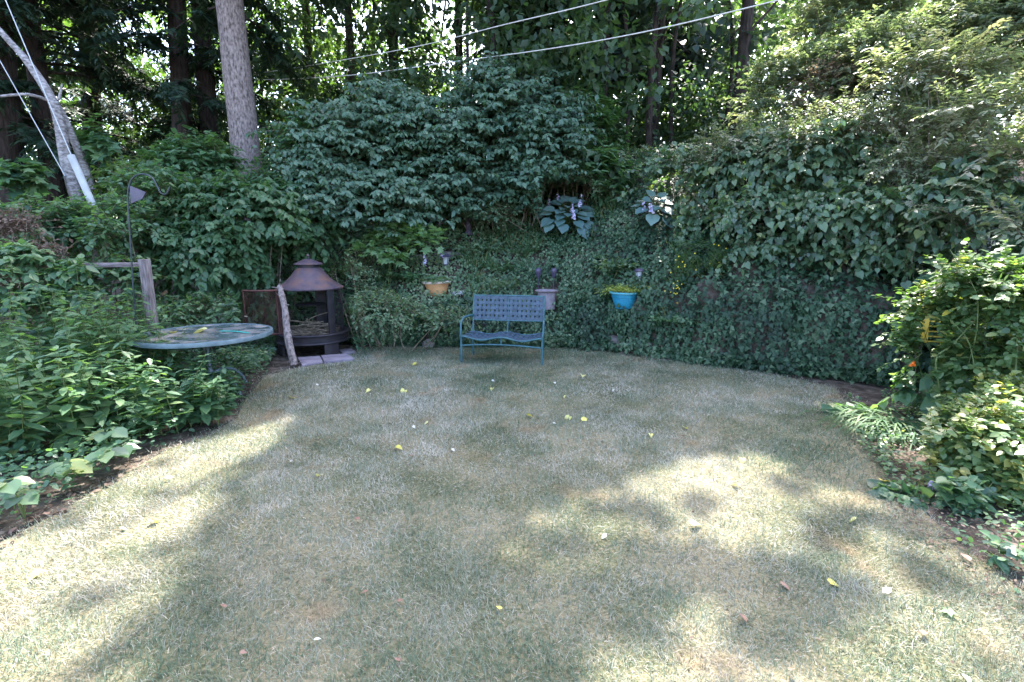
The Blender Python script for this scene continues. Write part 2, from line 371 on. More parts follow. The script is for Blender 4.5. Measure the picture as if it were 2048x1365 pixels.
def lit(x, y):
    """True where sun should reach (x,y are sun-projected coordinates)"""
    p = np.c_[x, y]; jx = x + (fbm(p, 2.2, 11) - .5) * .45; jy = y + (fbm(p, 2.2, 17) - .5) * .45
    jx = jx + rng.normal(0, .07, x.shape); jy = jy + rng.normal(0, .07, x.shape)
    r = np.zeros(x.shape, bool)
    for q in LIT: r |= inpoly(jx, jy, q)
    hole = (fbm(p, 1.6, 27) > .74) | inpoly(jx, jy, HOLE1) | inpoly(jx, jy, HOLE2)
    r &= ~hole
    r &= ~(fbm(p, 4.5, 29) > .70)
    r |= (jy < 6.0) & (noise(p, 3.6, 33) > .90) & (np.abs(jx) < 3)
    r |= (((jx > 3.1) & (jy < 7.2)) | ((jx > 1.9) & (jy >= 7.2) & (jy < 9.2))) & (fbm(p, 1.5, 31) < .62)           # thicket and roses at the right
    r |= (jx < -2.0) & (jx > -3.9) & (jy > 3.2) & (jy < 4.5) & (fbm(p, 2.5, 37) < .66)   # weeds at the left
    return r
def keep_shade(pos):
    """mask of canopy leaves that do not stand between the sun and a sunlit patch"""
    k = pos[:, 2] / SUN[2]; x = pos[:, 0] - SUN[0] * k; y = pos[:, 1] - SUN[1] * k
    return ~lit(x, y)

# ------------------------------------------------------------------ room kept free of leaves in front of the small things on the bank
CLEAR = []
for px_, py_, r_, z0_, z1_ in ((875, 592, .22, .06, .26), (1248, 617, .25, .07, .28), (1093, 612, .2, .06, .5), (1130, 470, .5, .0, 1.1), (1300, 464, .42, .0, 1.), (1076, 585, .09, .1, .7), (1107, 585, .09, .1, .7), (937, 476, .12, .05, .6), (892, 548, .1, .15, .6), (1276, 580, .1, .15, .6), (858, 692, .10, 0, .2), (1228, 688, .12, 0, .2), (905, 514, .12, .05, .4), (838, 522, .14, .05, .4)):
    q_ = B(px_, py_); CLEAR.append((q_[0], q_[1], r_, q_[2] + z0_, q_[2] + z1_))
_f = G(630, 702); CLEAR.append((_f[0], _f[1], .64, .0, 1.8)); CLEAR.append((_f[0] - .6, _f[1] - .45, .36, .3, 1.3)); CLEAR.append((_f[0] + .2, _f[1] - .6, .6, .0, .4))
CLEAR.append((-.15, 7.25, .62, 0, 1.2)); _q = P(1862, 650, 5.7); CLEAR.append((_q[0], 5.7, .101, _q[2] - .14, _q[2] + .22))
def clear(p, low=False):
    k = np.ones(len(p), bool)
    for x, y, r_, z0, z1 in CLEAR:
        if low and r_ in (.5, .42): continue
        far_ = 0 if low else (1.8 if r_ in (.5, .42, .101) else 0)
        d = y - p[:, 1]; w = r_ * (1 + .04 * np.clip(d, 0, 9))
        k &= ~((np.abs(p[:, 0] - x * p[:, 1] / y) < w) & (d > -r_) & (d < r_ * 2.2 + far_) & (p[:, 2] > z0 - (.7 if far_ else .15) * np.clip(d, 0, 9)) & (p[:, 2] < z1))
    return k
# ------------------------------------------------------------------ spray generators
def sprays(acc, start, d, L, Mn, size, tmpl='oval', droop=.2, ld=.3, width=1., ang=.9, stem=None, tint=None, filt=None, opp=False, jit=.25, sjit=.34):
    """leafy twigs: start (N,3), d (N,3), L (N,)"""
    n = len(start); L = np.broadcast_to(L, (n,)).astype(float); d = nrm(d)
    t = np.linspace(.15, 1, Mn)[None, :, None]
    pos = start[:, None] + d[:, None] * L[:, None, None] * t + np.array([0, 0, -1.]) * (droop * L)[:, None, None] * t * t
    tan_ = nrm(d[:, None] + np.array([0, 0, -2.]) * droop * t)
    side = nrm(np.cross(tan_, np.array([0, 0, 1.])) + rng.normal(0, .05, tan_.shape))
    sg = np.where(np.arange(Mn) % 2, 1., -1.)[None, :, None]
    if opp:
        pos = np.concatenate([pos, pos], 1); tan_ = np.concatenate([tan_, tan_], 1); side = np.concatenate([side, side], 1)
        sg = np.concatenate([np.ones((1, Mn, 1)), -np.ones((1, Mn, 1))], 1)
    u = side * sg * sin(ang) + tan_ * cos(ang) + np.array([0, 0, -1.]) * ld
    u = u + rng.normal(0, jit, u.shape)
    nn = np.array([0, 0, 1.]) + .35 * tan_ + rng.normal(0, jit, u.shape)
    P_ = pos.reshape(-1, 3) + rng.normal(0, .008, (pos.shape[0] * pos.shape[1], 3)); U = u.reshape(-1, 3); NN = nn.reshape(-1, 3)
    sz = np.broadcast_to(size, (n,)) if np.ndim(size) else np.full(n, size)
    sz = np.repeat(sz, pos.shape[1]) * (1 + rng.normal(0, sjit, len(P_))).clip(.45, 1.7)
    tt = (np.repeat(rng.normal(.5, .2, n), pos.shape[1]) + rng.normal(0, .15, len(P_))) if tint is None else np.repeat(tint, pos.shape[1]) + rng.normal(0, .1, len(P_))
    k = clear(P_); P_, U, NN, sz, tt = P_[k], U[k], NN[k], sz[k], tt[k]
    if filt is not None:
        k = filt(P_); P_, U, NN, sz, tt = P_[k], U[k], NN[k], sz[k], tt[k]
    acc.leaves(P_, U, NN, sz, tmpl, width, tt)
    if stem is not None:
        sa, r = stem; tq = np.linspace(0, 1, 3)[None, :, None]
        sp = start[:, None] + d[:, None] * L[:, None, None] * tq + np.array([0, 0, -1.]) * (droop * L)[:, None, None] * tq * tq
        ks = clear(sp[:, 1]) & clear(sp[:, 2]); sp = sp[ks]; n = len(sp)
        sa.tubes(sp, np.full((n, 3), r) * np.array([1, .8, .4])[None], 3)
    return P_, U, NN, sz, tt
def shell(lobes, n, inner=.55, front=True):
    """random points and outward directions in the outer part of ellipsoids; lobes: (cx,cy,cz,rx,ry,rz)"""
    lobes = np.array(lobes, float); w = lobes[:, 3] * lobes[:, 5] + lobes[:, 3] * lobes[:, 4]; w /= w.sum()
    i = rng.choice(len(lobes), n, p=w); v = nrm(rng.normal(0, 1, (n, 3)))
    if front: v[:, 1] = np.where((v[:, 1] > 0) & (rng.random(n) < .65), -v[:, 1], v[:, 1])
    v[:, 2] = np.where((v[:, 2] < -.3) & (rng.random(n) < .6), -v[:, 2], v[:, 2])
    r = inner + (1 - inner) * rng.random(n) ** .6
    rad = lobes[i, 3:6]; lump = .62 + .72 * fbm(v + lobes[i, :3] * .7, 1.7, 7, 2); p = lobes[i, :3] + v * rad * (r * lump)[:, None]
    return p, nrm(v / rad), r
def lob(px, py, Y, rx, rz, ry=None):
    c = P(px, py, Y); k = Y / F
    return (c[0], c[1], c[2], rx * k, (ry if ry is not None else rx * k * .8), rz * k)
def stems_up(acc, base, top, r=.01, n=5, spread=.2):
    b = np.array(base); t = np.array(top)
    m = (b + t) / 2 + rng.normal(0, spread, b.shape)
    q = np.linspace(0, 1, n)[None, :, None]
    pts = b[:, None] * (1 - q) ** 2 + 2 * m[:, None] * q * (1 - q) + t[:, None] * q * q
    acc.tubes(pts, np.linspace(r, r * .35, n)[None].repeat(len(b), 0), 4)

leafproto = {}
def leaf_parts(parent, mats, P_, U, NN, sz, tmpl, width, count, name='leaf', key=None):
    """the leaves that show largest become parts of their own (shared meshes), the rest is returned as a mask"""
    _, _, dep = proj(P_); px, py, _ = proj(P_)
    vis = (px > 0) & (px < 2048) & (py > 0) & (py < 1365)
    score = sz / dep * vis * (1 + .8 * rng.random(len(sz))) 
    if key is not None: score = score * key
    idx = np.argsort(-score)[:count]; rest = np.ones(len(sz), bool); rest[idx] = False
    inv = parent.matrix_basis.inverted()
    for i in idx:
        tv = round(float(rng.integers(0, 5)) / 4, 2); kk = (tmpl, width, mats.name, tv)
        if kk not in leafproto:
            a = Acc(); a.leaves(np.zeros((1, 3)), np.array([[0, 1., 0]]), np.array([[0, 0, 1.]]), 1., tmpl, width, np.array([tv]))
            me = a.mesh('leaf', True); me.materials.append(mats); leafproto[kk] = me
        o = bpy.data.objects.new(name, leafproto[kk]); C.objects.link(o); o.parent = parent
        u = nrm(U[i]); s = nrm(np.cross(u, NN[i])); n_ = np.cross(s, u)
        m = Matrix(((s[0], u[0], n_[0], 0), (s[1], u[1], n_[1], 0), (s[2], u[2], n_[2], 0), (0, 0, 0, 1))) @ Matrix.Scale(float(sz[i]), 4)
        m.translation = Vector(P_[i]); o.matrix_basis = inv @ m
    return rest

#=SETTING=
# ground sheet
def grid_mesh(name, xs, ys, zf, mat, kind='structure'):
    X, Y = np.meshgrid(xs, ys); Z = zf(X, Y); v = np.stack([X, Y, Z], -1).reshape(-1, 3); nx, ny = len(xs), len(ys)
    i = np.arange(nx - 1)[None] + np.arange(ny - 1)[:, None] * nx; q = np.stack([i, i + 1, i + nx + 1, i + nx], -1).reshape(-1, 4)
    a = Acc(); a.v.append(v); a.f.append(np.concatenate([q[:, [0, 1, 2]], q[:, [0, 2, 3]]])); a.t.append(np.full(len(q) * 2, .5)); a.n = len(v)
    o = a.obj(name, mat, smooth=True); tag(o, kind=kind); return o
xs = np.r_[np.linspace(-150, -9, 14)[:-1], np.linspace(-9, 8, 150), np.linspace(8, 150, 14)[1:]]
ys = np.r_[np.linspace(-60, 5, 14)[:-1], np.linspace(5, 16, 100), np.linspace(16, 200, 20)[1:]]
ground = grid_mesh('ground', xs, ys, lambda x, y: H(x, y) - .03, M['soil'])
tag(ground, 'dark bare soil under the plants, rising as a bank behind the lawn')

# lawn: base sheet and blades
LAWN_PX = [(-700, 1500), (-100, 1135), (0, 1085), (110, 1030), (240, 950), (340, 895), (420, 868), (475, 835), (492, 795), (530, 752), (590, 738), (640, 722), (720, 700)] + EDGE_PX[4:12] + \
          [(1670, 775), (1705, 820), (1725, 880), (1775, 955), (1835, 1010), (1915, 1080), (2000, 1145), (2100, 1220), (2500, 1500)]
LAWN = [tuple(G(*p)[:2]) for p in LAWN_PX]; LAWN = [(LAWN[0][0], -6.)] + LAWN + [(LAWN[-1][0], -6.)]
mg, nt, out = mat_new('lawn_base')
g = N(nt, 'ShaderNodeNewGeometry'); n1 = N(nt, 'ShaderNodeTexNoise'); n1.inputs['Scale'].default_value = 1.3; n1.inputs['Detail'].default_value = 5
n2 = N(nt, 'ShaderNodeTexNoise'); n2.inputs['Scale'].default_value = 55; n2.inputs['Detail'].default_value = 6
nt.links.new(g.outputs['Position'], n1.inputs[0]); nt.links.new(g.outputs['Position'], n2.inputs[0])
mxx = N(nt, 'ShaderNodeMath', operation='ADD'); nt.links.new(n1.outputs[0], mxx.inputs[0])
m2 = N(nt, 'ShaderNodeMath', operation='MULTIPLY'); m2.inputs[1].default_value = .8; nt.links.new(n2.outputs[0], m2.inputs[0]); nt.links.new(m2.outputs[0], mxx.inputs[1])
cc = ramp(nt, mxx.outputs[0], [(.55, (.045, .05, .028)), (.8, (.11, .11, .06)), (1.0, (.22, .19, .12))])
b = N(nt, 'ShaderNodeBsdfPrincipled'); b.inputs['Roughness'].default_value = .9; b.inputs['Specular IOR Level'].default_value = .1
nt.links.new(cc, b.inputs['Base Color']); bp = N(nt, 'ShaderNodeBump'); bp.inputs['Distance'].default_value = .02; nt.links.new(n2.outputs[0], bp.inputs['Height']); nt.links.new(bp.outputs[0], b.inputs['Normal'])
nt.links.new(b.outputs[0], out.inputs[0])
def LZ(x, y): return (fbm(np.c_[np.ravel(x), np.ravel(y)], 1.1, 41).reshape(np.shape(x)) - .5) * .05
bm = bmesh.new()
vs = [bm.verts.new((x, y, 0)) for x, y in LAWN]; bm.faces.new(vs)
bmesh.ops.triangulate(bm, faces=bm.faces)
for it in range(5):
    es = [e for e in bm.edges if e.calc_length() > .35]
    if es: bmesh.ops.subdivide_edges(bm, edges=es, cuts=1); bmesh.ops.triangulate(bm, faces=bm.faces)
cv = np.array([v.co[:] for v in bm.verts]); zz = LZ(cv[:, 0], cv[:, 1])
for v, z in zip(bm.verts, zz): v.co.z = z - .004
lawn = bm_obj('lawn', bm, mg); tag(lawn, 'worn summer lawn, part green and part straw coloured', kind='structure')

mb = leaf_mat('grass_blade', [(.068, .115, .066), (.125, .17, .105), (.21, .235, .175), (.35, .335, .28), (.49, .455, .40)], .2, .55, .3, (1.1, 1.15, .9))
nt = mb.node_tree; rp = [n for n in nt.nodes if n.type == 'VALTORGB'][0]; g = N(nt, 'ShaderNodeNewGeometry'); no = N(nt, 'ShaderNodeTexNoise'); no.inputs['Scale'].default_value = 1.7; no.inputs['Detail'].default_value = 4
nt.links.new(g.outputs['Position'], no.inputs['Vector']); mr = N(nt, 'ShaderNodeMapRange'); mr.inputs[1].default_value = .60; mr.inputs[2].default_value = .70; mr.inputs[4].default_value = .75; nt.links.new(no.outputs[0], mr.inputs[0])
mx = N(nt, 'ShaderNodeMix', data_type='RGBA'); mx.inputs['B'].default_value = (.34, .22, .13, 1); tg = [l.to_socket for l in rp.outputs[0].links]; nt.links.new(rp.outputs[0], mx.inputs['A']); nt.links.new(mr.outputs[0], mx.inputs[0])
for q in tg: nt.links.new(mx.outputs['Result'], q)
def blades():
    a = Acc()
    def zone(y0, y1, dens, wid, h0, tm):
        pts = []
        n = int((y1 - y0) * 16 * dens); y = rng.uniform(y0, y1, n); x = rng.uniform(-8, 8, n)
        k = (np.abs(x) < (y * CP + HC * SP + .05) * 1.06 + .15); x, y = x[k], y[k]
        js = np.where(rng.random(len(x)) < .25, .17, .05); jx = x + rng.normal(0, 1, len(x)) * js; jy = y + rng.normal(0, 1, len(x)) * js; k = inpoly(jx, jy, LAWN); x, y = x[k], y[k]
        p2 = np.c_[x, y]; dn = fbm(p2, 2.5, 51, 3); k = rng.random(len(x)) < .35 + 1.3 * dn
        # thin, bare soil near the right border
        x, y, dn, p2 = x[k], y[k], dn[k], p2[k]
        pos = np.c_[x, y, LZ(x, y) - .004]
        flow = fbm(p2, 1.7, 61) * 14; th = flow + rng.normal(0, 1.6, len(x)); lean = np.abs(rng.normal(.95, .55, len(x)))
        u = np.c_[np.cos(th) * lean, np.sin(th) * lean, np.full(len(x), .75)]
        dry = fbm(p2, .75, 71, 3) * 1.0 + fbm(p2, 4, 73, 2) * .75 + rng.normal(0, .20, len(x))
        rightdry = np.clip((x + 0.2) / 3, 0, 1) * np.clip((4.6 - y) / 2, 0, 1) * .12
        tint = np.clip((dry - .50) * 1.15 + rightdry, 0, 1)
        th_ = rng.random(len(x)) < .15; u[th_, 2] = .12; tint[th_] = rng.uniform(.45, .95, th_.sum())
        h = h0 * (.55 + 1.0 * rng.random(len(x)) ** 1.4) * (.7 + .6 * dn) * (1.15 - .3 * tint)
        nn = np.c_[-np.cos(th), -np.sin(th), .8 * np.ones(len(x))] + rng.normal(0, .35, (len(x), 3))
        wid *= .8
        a.leaves(pos, u, nn, h, tm, wid * rng.uniform(.6, 1.7, len(h)) / h, tint)
    zone(1.0, 2.6, 13000, .0025, .040, 'blade')
    zone(2.6, 3.8, 9000, .0034, .041, 'blade2')
    zone(3.8, 5.6, 7600, .0046, .036, 'blade2')
    zone(5.6, 9.0, 4600, .0066, .038, 'blade2')
    return a
gr = blades().obj('grass', mb, kind='stuff'); tag(gr, 'short dry and green lawn grass')

#=VEG=
# ------------------------------------------------------------------ ivy and ground cover on the bank
def on_bank(n, xr, yr, f=None):
    x = rng.uniform(*xr, n); y = rng.uniform(*yr, n); k = y > yb(x) - .04 + rng.normal(0, .05, n)
    if f is not None: k &= f(x, y)
    x, y = x[k], y[k]; e = .03
    z = H(x, y); dx = (H(x + e, y) - z) / e; dy = (H(x, y + e) - z) / e; n_ = nrm(np.c_[-dx, -dy, np.ones(len(x))])
    return np.c_[x, y, z], n_
def inview(p, m=170):
    px, py, d = proj(p); return (px > -m) & (px < 2048 + m) & (py > -m) & (py < 1365 + m) & (d > .3)
def ivy_leaves(acc, pos, nn, s0, s1, lift, tmpl='ivy', tint=None):
    k = inview(pos); pos, nn = pos[k], nn[k]; n = len(pos); kk = clear(pos + nn * .06, True); pos, nn = pos[kk], nn[kk]; n = len(pos)
    pos = pos + nn * (rng.random((n, 1)) * lift * (.35 + 1.5 * fbm(pos, 3, 15)[:, None]))
    u = np.array([0, -.35, -.9]) + rng.normal(0, .45, (n, 3)); u = u - nn * (u * nn).sum(1, keepdims=True) * .8
    nn2 = nn + np.array([0, -.1, .5]) + rng.normal(0, .35, (n, 3))
    t = fbm(pos, 1.4, 81) * 1.5 - .38 + rng.normal(0, .20, n) if tint is None else tint[k]
    acc.leaves(pos, u, nn2, rng.uniform(s0, s1, n), tmpl, 1.15, t)
a = Acc()
p, n_ = on_bank(46000, (-4.5, 7.5), (5.4, 9.8), lambda x, y: ((x > -.3 + .5 * fbm(np.c_[x, y], 2, 5)) | (y < yb(x) + .5)) & (rng.random(len(x)) < -.25 + 2.3 * fbm(np.c_[x, y], 2.6, 55)))
ivy_leaves(a, p, n_, .035, .095, .2)
p, n_ = on_bank(30000, (-.5, 7.5), (8.0, 12.5), lambda x, y: x > .6 + 2.2 * (fbm(np.c_[x, y], 1.1, 8) - .4))
ivy_leaves(a, p, n_, .05, .09, .2, 'dia')
# the near-vertical front needs more leaves
for k_ in range(2):
    x = rng.uniform(-3.5, 6.0, 11000); y = yb(x) + rng.uniform(-.06, .45, 11000) - np.where(rng.random(11000) < .10, rng.exponential(.10, 11000), 0) ; z = H(x, y); e = .03
    nn = nrm(np.c_[-(H(x + e, y) - z) / e, -(H(x, y + e) - z) / e, np.ones(len(x))])
    ivy_leaves(a, np.c_[x, y, z.clip(.01) * rng.uniform(.75, 1.0, len(x))], nn, .045, .08, .16)
p, n_ = on_bank(1700, (-2, 7.5), (5.4, 9.5), lambda x, y: x > -1.2)
k = inview(p) & clear(p + [0, 0, .1], True); p, n_ = p[k], n_[k]
sprays(a, p, n_ * .8 + rng.normal(0, .5, p.shape) + [0, -.3, .1], rng.uniform(.12, .42, len(p)), 8, .06, 'ivy', .7, .5, 1.15, .9, (a, .0025), rng.uniform(.2, .85, len(p)), None, False, .3)
tag(a.obj('ivy', M['ivy'], kind='stuff'), 'dark ivy covering the bank behind the lawn')
a = Acc()
p, n_ = on_bank(60000, (-6.5, 3.6), (7.6, 13), lambda x, y: (x < 1.9 + (fbm(np.c_[x, y], 1.5, 9) - .5) * 3.4))
ivy_leaves(a, p, n_, .035, .08, .2, 'dia')
tag(a.obj('groundcover', M['cover'], kind='stuff'), 'mixed low leafy ground cover across the middle of the bank')
# grassy tufts and dry stalks in the bank
a = Acc()
p, n_ = on_bank(900, (-3.2, 3.0), (8.0, 11.5), lambda x, y: fbm(np.c_[x, y], 1.3, 19) > .47)
k = 14; p = p[clear(p + [0, 0, .30])]; pp = np.repeat(p, k, 0) + rng.normal(0, .04, (len(p) * k, 3)) * [1, 1, 0]
u = rng.normal(0, .5, (len(pp), 3)) * [1, 1, 0] + [0, -.1, 1]
a.leaves(pp, u, rng.normal(0, 1, (len(pp), 3)), rng.uniform(.14, .38, len(pp)), 'needle', .55, rng.random(len(pp)))
tag(a.obj('wild_grass', M['blade'], kind='stuff'), 'thin upright grassy weeds sprouting through the ground cover')

# ------------------------------------------------------------------ shrubs
def shrub(name, label, cat, lobes, nspray, Mn, size, mat, tmpl='oval', L=.35, droop=.25, ld=.35, width=1., up=.2, inner=.5, stems=14, stem_mat='twig', nparts=0, group=None, opp=False, ang=.9, jit=.25, layer=None, tintbias=0, stemr=.012, fill=True):
    lobes = np.array(lobes, float); c = lobes[:, :3].mean(0); bz = float(H(c[0], c[1]))
    root = empty(name, (c[0], c[1], bz)); tag(root, label, cat, group)
    st, d, r = shell(lobes, nspray, inner)
    if layer:
        st[:, 2] = np.round((st[:, 2] + (fbm(st[:, :2], 1.5, 3) - .5) * 2.4) / layer) * layer - (fbm(st[:, :2], 1.5, 3) - .5) * 2.4 + rng.normal(0, .02, len(st))
        d = d * [1, 1, .05] + [0, -.25, .06]
    d = d + [0, 0, up * (.3 if layer else 1)] + rng.normal(0, .35, d.shape) * ([1, 1, .35] if layer else [1, 1, 1])
    st = st - nrm(d) * L * .6
    hz = H(st[:, 0], st[:, 1]); k = (st[:, 2] > hz + .03) & inview(st, 160); st, d, r = st[k], d[k], r[k]
    a = Acc(); sa = Acc(); tmp = Acc(); LL = L * rng.uniform(.6, 1.3, len(st))
    tint = rng.normal(.45 + tintbias, .2, len(st)) + (r - .8) * .4
    Pq, U, NN, sz, tt = sprays(tmp, st, d, LL, Mn, size, tmpl, droop, ld, width, ang, (sa, .004), tint, None, opp, jit)
    rest = np.ones(len(Pq), bool)
    if nparts:
        rest = leaf_parts(root, mat, Pq, U, NN, sz, tmpl, width, nparts, key=((Pq[:, 1] < c[1] + 1.2) * 1.))
    a.leaves(Pq[rest], U[rest], NN[rest], sz[rest], tmpl, width, tt[rest])
    a.obj('foliage', mat, root, 'stuff')
    if stems:
        i = rng.choice(len(st), min(stems, len(st)), False); top = st[i]
        base = np.c_[c[0] + (top[:, 0] - c[0]) * .55 + rng.normal(0, .1, len(i)), c[1] + (top[:, 1] - c[1]) * .3 + rng.normal(0, .12, len(i)), np.zeros(len(i))]
        base[:, 2] = H(base[:, 0], base[:, 1]) - .03
        stems_up(sa, base, top, stemr, 6, .1)
    sa.obj('branches', M[stem_mat], root, 'stuff')
    return root

# winged shrubs in layers across the middle
GB = 'winged shrubs with layered branches on the crest of the bank'
shrub('winged_shrub', 'broad dark green shrub with layered branches, right of the thick pale trunk', 'shrub',
      [lob(700, 330, 10.6, 130, 110), lob(820, 290, 11, 120, 100), lob(640, 400, 10.2, 110, 80), lob(760, 400, 10.2, 120, 60), lob(770, 235, 10.9, 80, 55)], 2500, 9, .095, M['burning'], 'dia', width=1., L=.78, droop=.18, ld=.75, layer=.46, stems=22, opp=True, group=GB, ang=1.1, tintbias=.12)
shrub('winged_shrub', 'tall bluish layered shrub in the middle, behind the hostas and bench', 'shrub',
      [lob(980, 300, 11.2, 130, 120), lob(1080, 320, 11, 100, 100), lob(900, 370, 10.8, 110, 70), lob(1050, 370, 11, 110, 50), lob(985, 205, 11.2, 70, 60), lob(1110, 240, 11.2, 70, 60)], 2500, 9, .095, M['burning'], 'dia', width=1., L=.75, droop=.18, ld=.7, layer=.46, stems=22, opp=True, group=GB, ang=1.1)
shrub('rhododendron', 'rosette-leaved evergreen shrub between the layered shrub and the dark trunks', 'shrub',
      [lob(1170, 270, 11.6, 80, 90), lob(1190, 360, 11, 80, 70)], 420, 11, .14, M['shrub'], 'lance', L=.16, droop=-.05, ld=.15, width=1.3, stems=9, ang=1.2, tintbias=.1)
shrub('bank_shrub', 'fine-leaved grey-green shrub behind the large blue hosta', 'shrub',
      [lob(1340, 405, 10.7, 60, 50), lob(1110, 375, 11.2, 130, 40), lob(1230, 340, 11.6, 90, 45), lob(980, 430, 10.6, 70, 30)], 900, 12, .05, M['cover'], 'dia', L=.32, stems=12, tintbias=0)
# left of the fire pit
shrub('honeysuckle_shrub', 'large leafy green shrub between the garden hook and the fire pit', 'shrub',
      [lob(470, 450, 8.9, 130, 110), lob(400, 520, 8.4, 110, 100), lob(540, 540, 8.9, 90, 100), lob(600, 440, 9.6, 80, 80)], 1700, 9, .095, M['shrub'], L=.4, droop=.35, ld=.6, stems=26, nparts=120, opp=True)
shrub('sapling_thicket', 'mid green arching saplings in front of the thick pale trunk', 'shrub',
      [lob(400, 335, 9.8, 90, 60), lob(560, 385, 10, 80, 50), lob(615, 290, 10.4, 45, 60)], 620, 9, .11, M['shrub'], 'oval', L=.55, droop=.28, ld=.35, width=.8, stems=16, opp=True, tintbias=.1)
shrub('hedge_shrub', 'bushy green shrub behind the left end of the wooden fence', 'shrub',
      [lob(220, 455, 8.0, 130, 60), lob(90, 460, 7.6, 120, 60), lob(320, 400, 8.6, 100, 70), lob(-60, 460, 7.2, 100, 80), lob(90, 560, 7.3, 130, 60), lob(250, 560, 7.3, 70, 60), lob(215, 462, 7.25, 50, 26)], 2000, 9, .08, M['weed'], L=.32, stems=16, tintbias=.05)
shrub('sunlit_sapling', 'yellow-green sunlit sapling beside the leaning grey cable guard', 'shrub',
      [lob(250, 365, 9.4, 45, 40), lob(295, 345, 9.6, 40, 30)], 150, 9, .10, M['bright'], 'oval', L=.36, droop=.3, ld=.3, width=.7, stems=8, opp=True, tintbias=.3)
shrub('lobed_sapling', 'small lobed-leaf sapling beside the birch trunks', 'shrub',
      [lob(205, 290, 9.6, 30, 40), lob(50, 355, 8.8, 50, 30)], 90, 7, .16, M['weed'], 'maple', L=.3, droop=.3, ld=.4, width=1, stems=7)
shrub('low_shrub', 'low leafy growth under the far edge of the round table', 'shrub',
      [lob(440, 625, 7.6, 80, 50), lob(340, 640, 7.2, 70, 50), lob(520, 700, 7.4, 45, 35), lob(470, 720, 6.9, 40, 30)], 520, 8, .06, M['weed'], L=.25, stems=8)
shrub('brush_clump', 'tangled grey-green brush at the foot of the bank left of the bench', 'shrub',
      [lob(760, 620, 8.4, 110, 45), lob(900, 640, 8.3, 60, 35), lob(700, 560, 8.9, 60, 60)], 620, 9, .05, M['cover'], 'dia', L=.25, stems=14)

# lime leaved plants on the bank
shrub('celandine', 'pale green lobed-leaf plant in front of the lilac flower spikes', 'plant',
      [lob(800, 465, 9.9, 60, 28), lob(850, 480, 9.7, 45, 28), lob(775, 480, 9.8, 40, 25)], 130, 6, .11, M['lime'], 'maple', L=.22, droop=.1, ld=.1, stems=10, stem_mat='stem_green', stemr=.006)
shrub('celandine', 'bright yellow-green seedling clump below the layered shrub', 'plant',
      [lob(775, 405, 10.4, 40, 20), lob(745, 430, 10.3, 28, 10)], 60, 6, .11, M['lime'], 'maple', L=.2, droop=.1, ld=.1, stems=7, stem_mat='stem_green', stemr=.006, tintbias=.3)
shrub('celandine', 'small light green plant above the rocks left of the tan pot', 'plant',
      [lob(735, 500, 9.4, 30, 14), lob(790, 515, 9.3, 26, 16)], 50, 6, .09, M['lime'], 'maple', L=.18, droop=.1, ld=.1, stems=6, stem_mat='stem_green', stemr=.006)
shrub('fence_vine', 'leafy vine with reddish dry sprigs draped over the left end of the fence rail', 'vine',
      [lob(150, 532, 5.9, 45, 12), lob(30, 515, 5.9, 90, 30), lob(90, 590, 5.7, 80, 30), lob(-60, 540, 5.6, 90, 60)], 330, 7, .09, M['weed'], 'oval', L=.3, droop=.4, ld=.5, stems=8, nparts=30, opp=True)
shrub('dry_vine', 'reddish brown dried vine stems at the left edge above the fence', 'vine',
      [lob(20, 450, 6.6, 70, 30), lob(80, 500, 6.2, 60, 22), lob(10, 560, 5.6, 50, 20)], 260, 9, .045, M['dry'], 'dia', L=.35, droop=.3, ld=.2, stems=8, jit=.6)
# vine thicket at the right
vine = shrub('vine_thicket', 'sprawling round-leaved vine hanging over the dark ivy at the right', 'vine',
      [lob(1370, 360, 9.6, 110, 70), lob(1500, 350, 9.0, 120, 90), lob(1640, 330, 8.4, 130, 90), lob(1520, 420, 8.2, 100, 60), lob(1670, 420, 7.6, 110, 60), lob(1800, 430, 7.0, 110, 70), lob(1930, 400, 6.6, 120, 90), lob(2060, 430, 6.2, 110, 80), lob(1400, 445, 9.0, 70, 45), lob(1540, 490, 7.9, 80, 35), lob(1720, 500, 7.3, 100, 40), lob(1850, 520, 6.7, 70, 45)],
      2300, 9, .078, M['vine'], 'heart', L=.5, droop=.45, ld=.7, width=1., stems=26, nparts=300, inner=.6, tintbias=-.05)
shrub('elder_thicket', 'tall pale sunlit shrub rising above the round-leaved vine', 'shrub',
      [lob(1600, 200, 10.2, 130, 110), lob(1760, 180, 9.6, 140, 130), lob(1900, 120, 9.2, 150, 130), lob(1700, 60, 11, 120, 90), lob(1850, 280, 8.6, 120, 80), lob(2050, 60, 8.6, 120, 130)],
      3000, 11, .085, M['elder'], 'dia', L=.42, droop=.15, ld=.2, width=.75, stems=30, opp=True, inner=.45, tintbias=.0)
shrub('arching_shrub', 'pale fine-leaved arching sprays spilling over the round-leaved vine toward the lawn', 'shrub',
      [lob(1470, 285, 8.9, 90, 45), lob(1640, 265, 8.3, 110, 55), lob(1830, 330, 7.3, 110, 60), lob(1960, 410, 6.3, 100, 60), lob(1760, 240, 8.0, 110, 50), lob(1390, 330, 9.2, 60, 35)],
      620, 14, .05, M['elder'], 'dia', L=.75, droop=.42, ld=.3, width=.85, stems=14, opp=True, inner=.6, tintbias=.0, up=.35)
shrub('seeding_shrub', 'shrub with beige dried seed heads in the middle of the sunlit thicket', 'shrub',
      [lob(1640, 195, 9.6, 75, 65), lob(1740, 130, 9.9, 45, 40), lob(1900, 250, 8.3, 60, 35)], 420, 16, .035, M['seed'], 'dia', L=.3, droop=0, ld=-.2, stems=12, jit=.7)
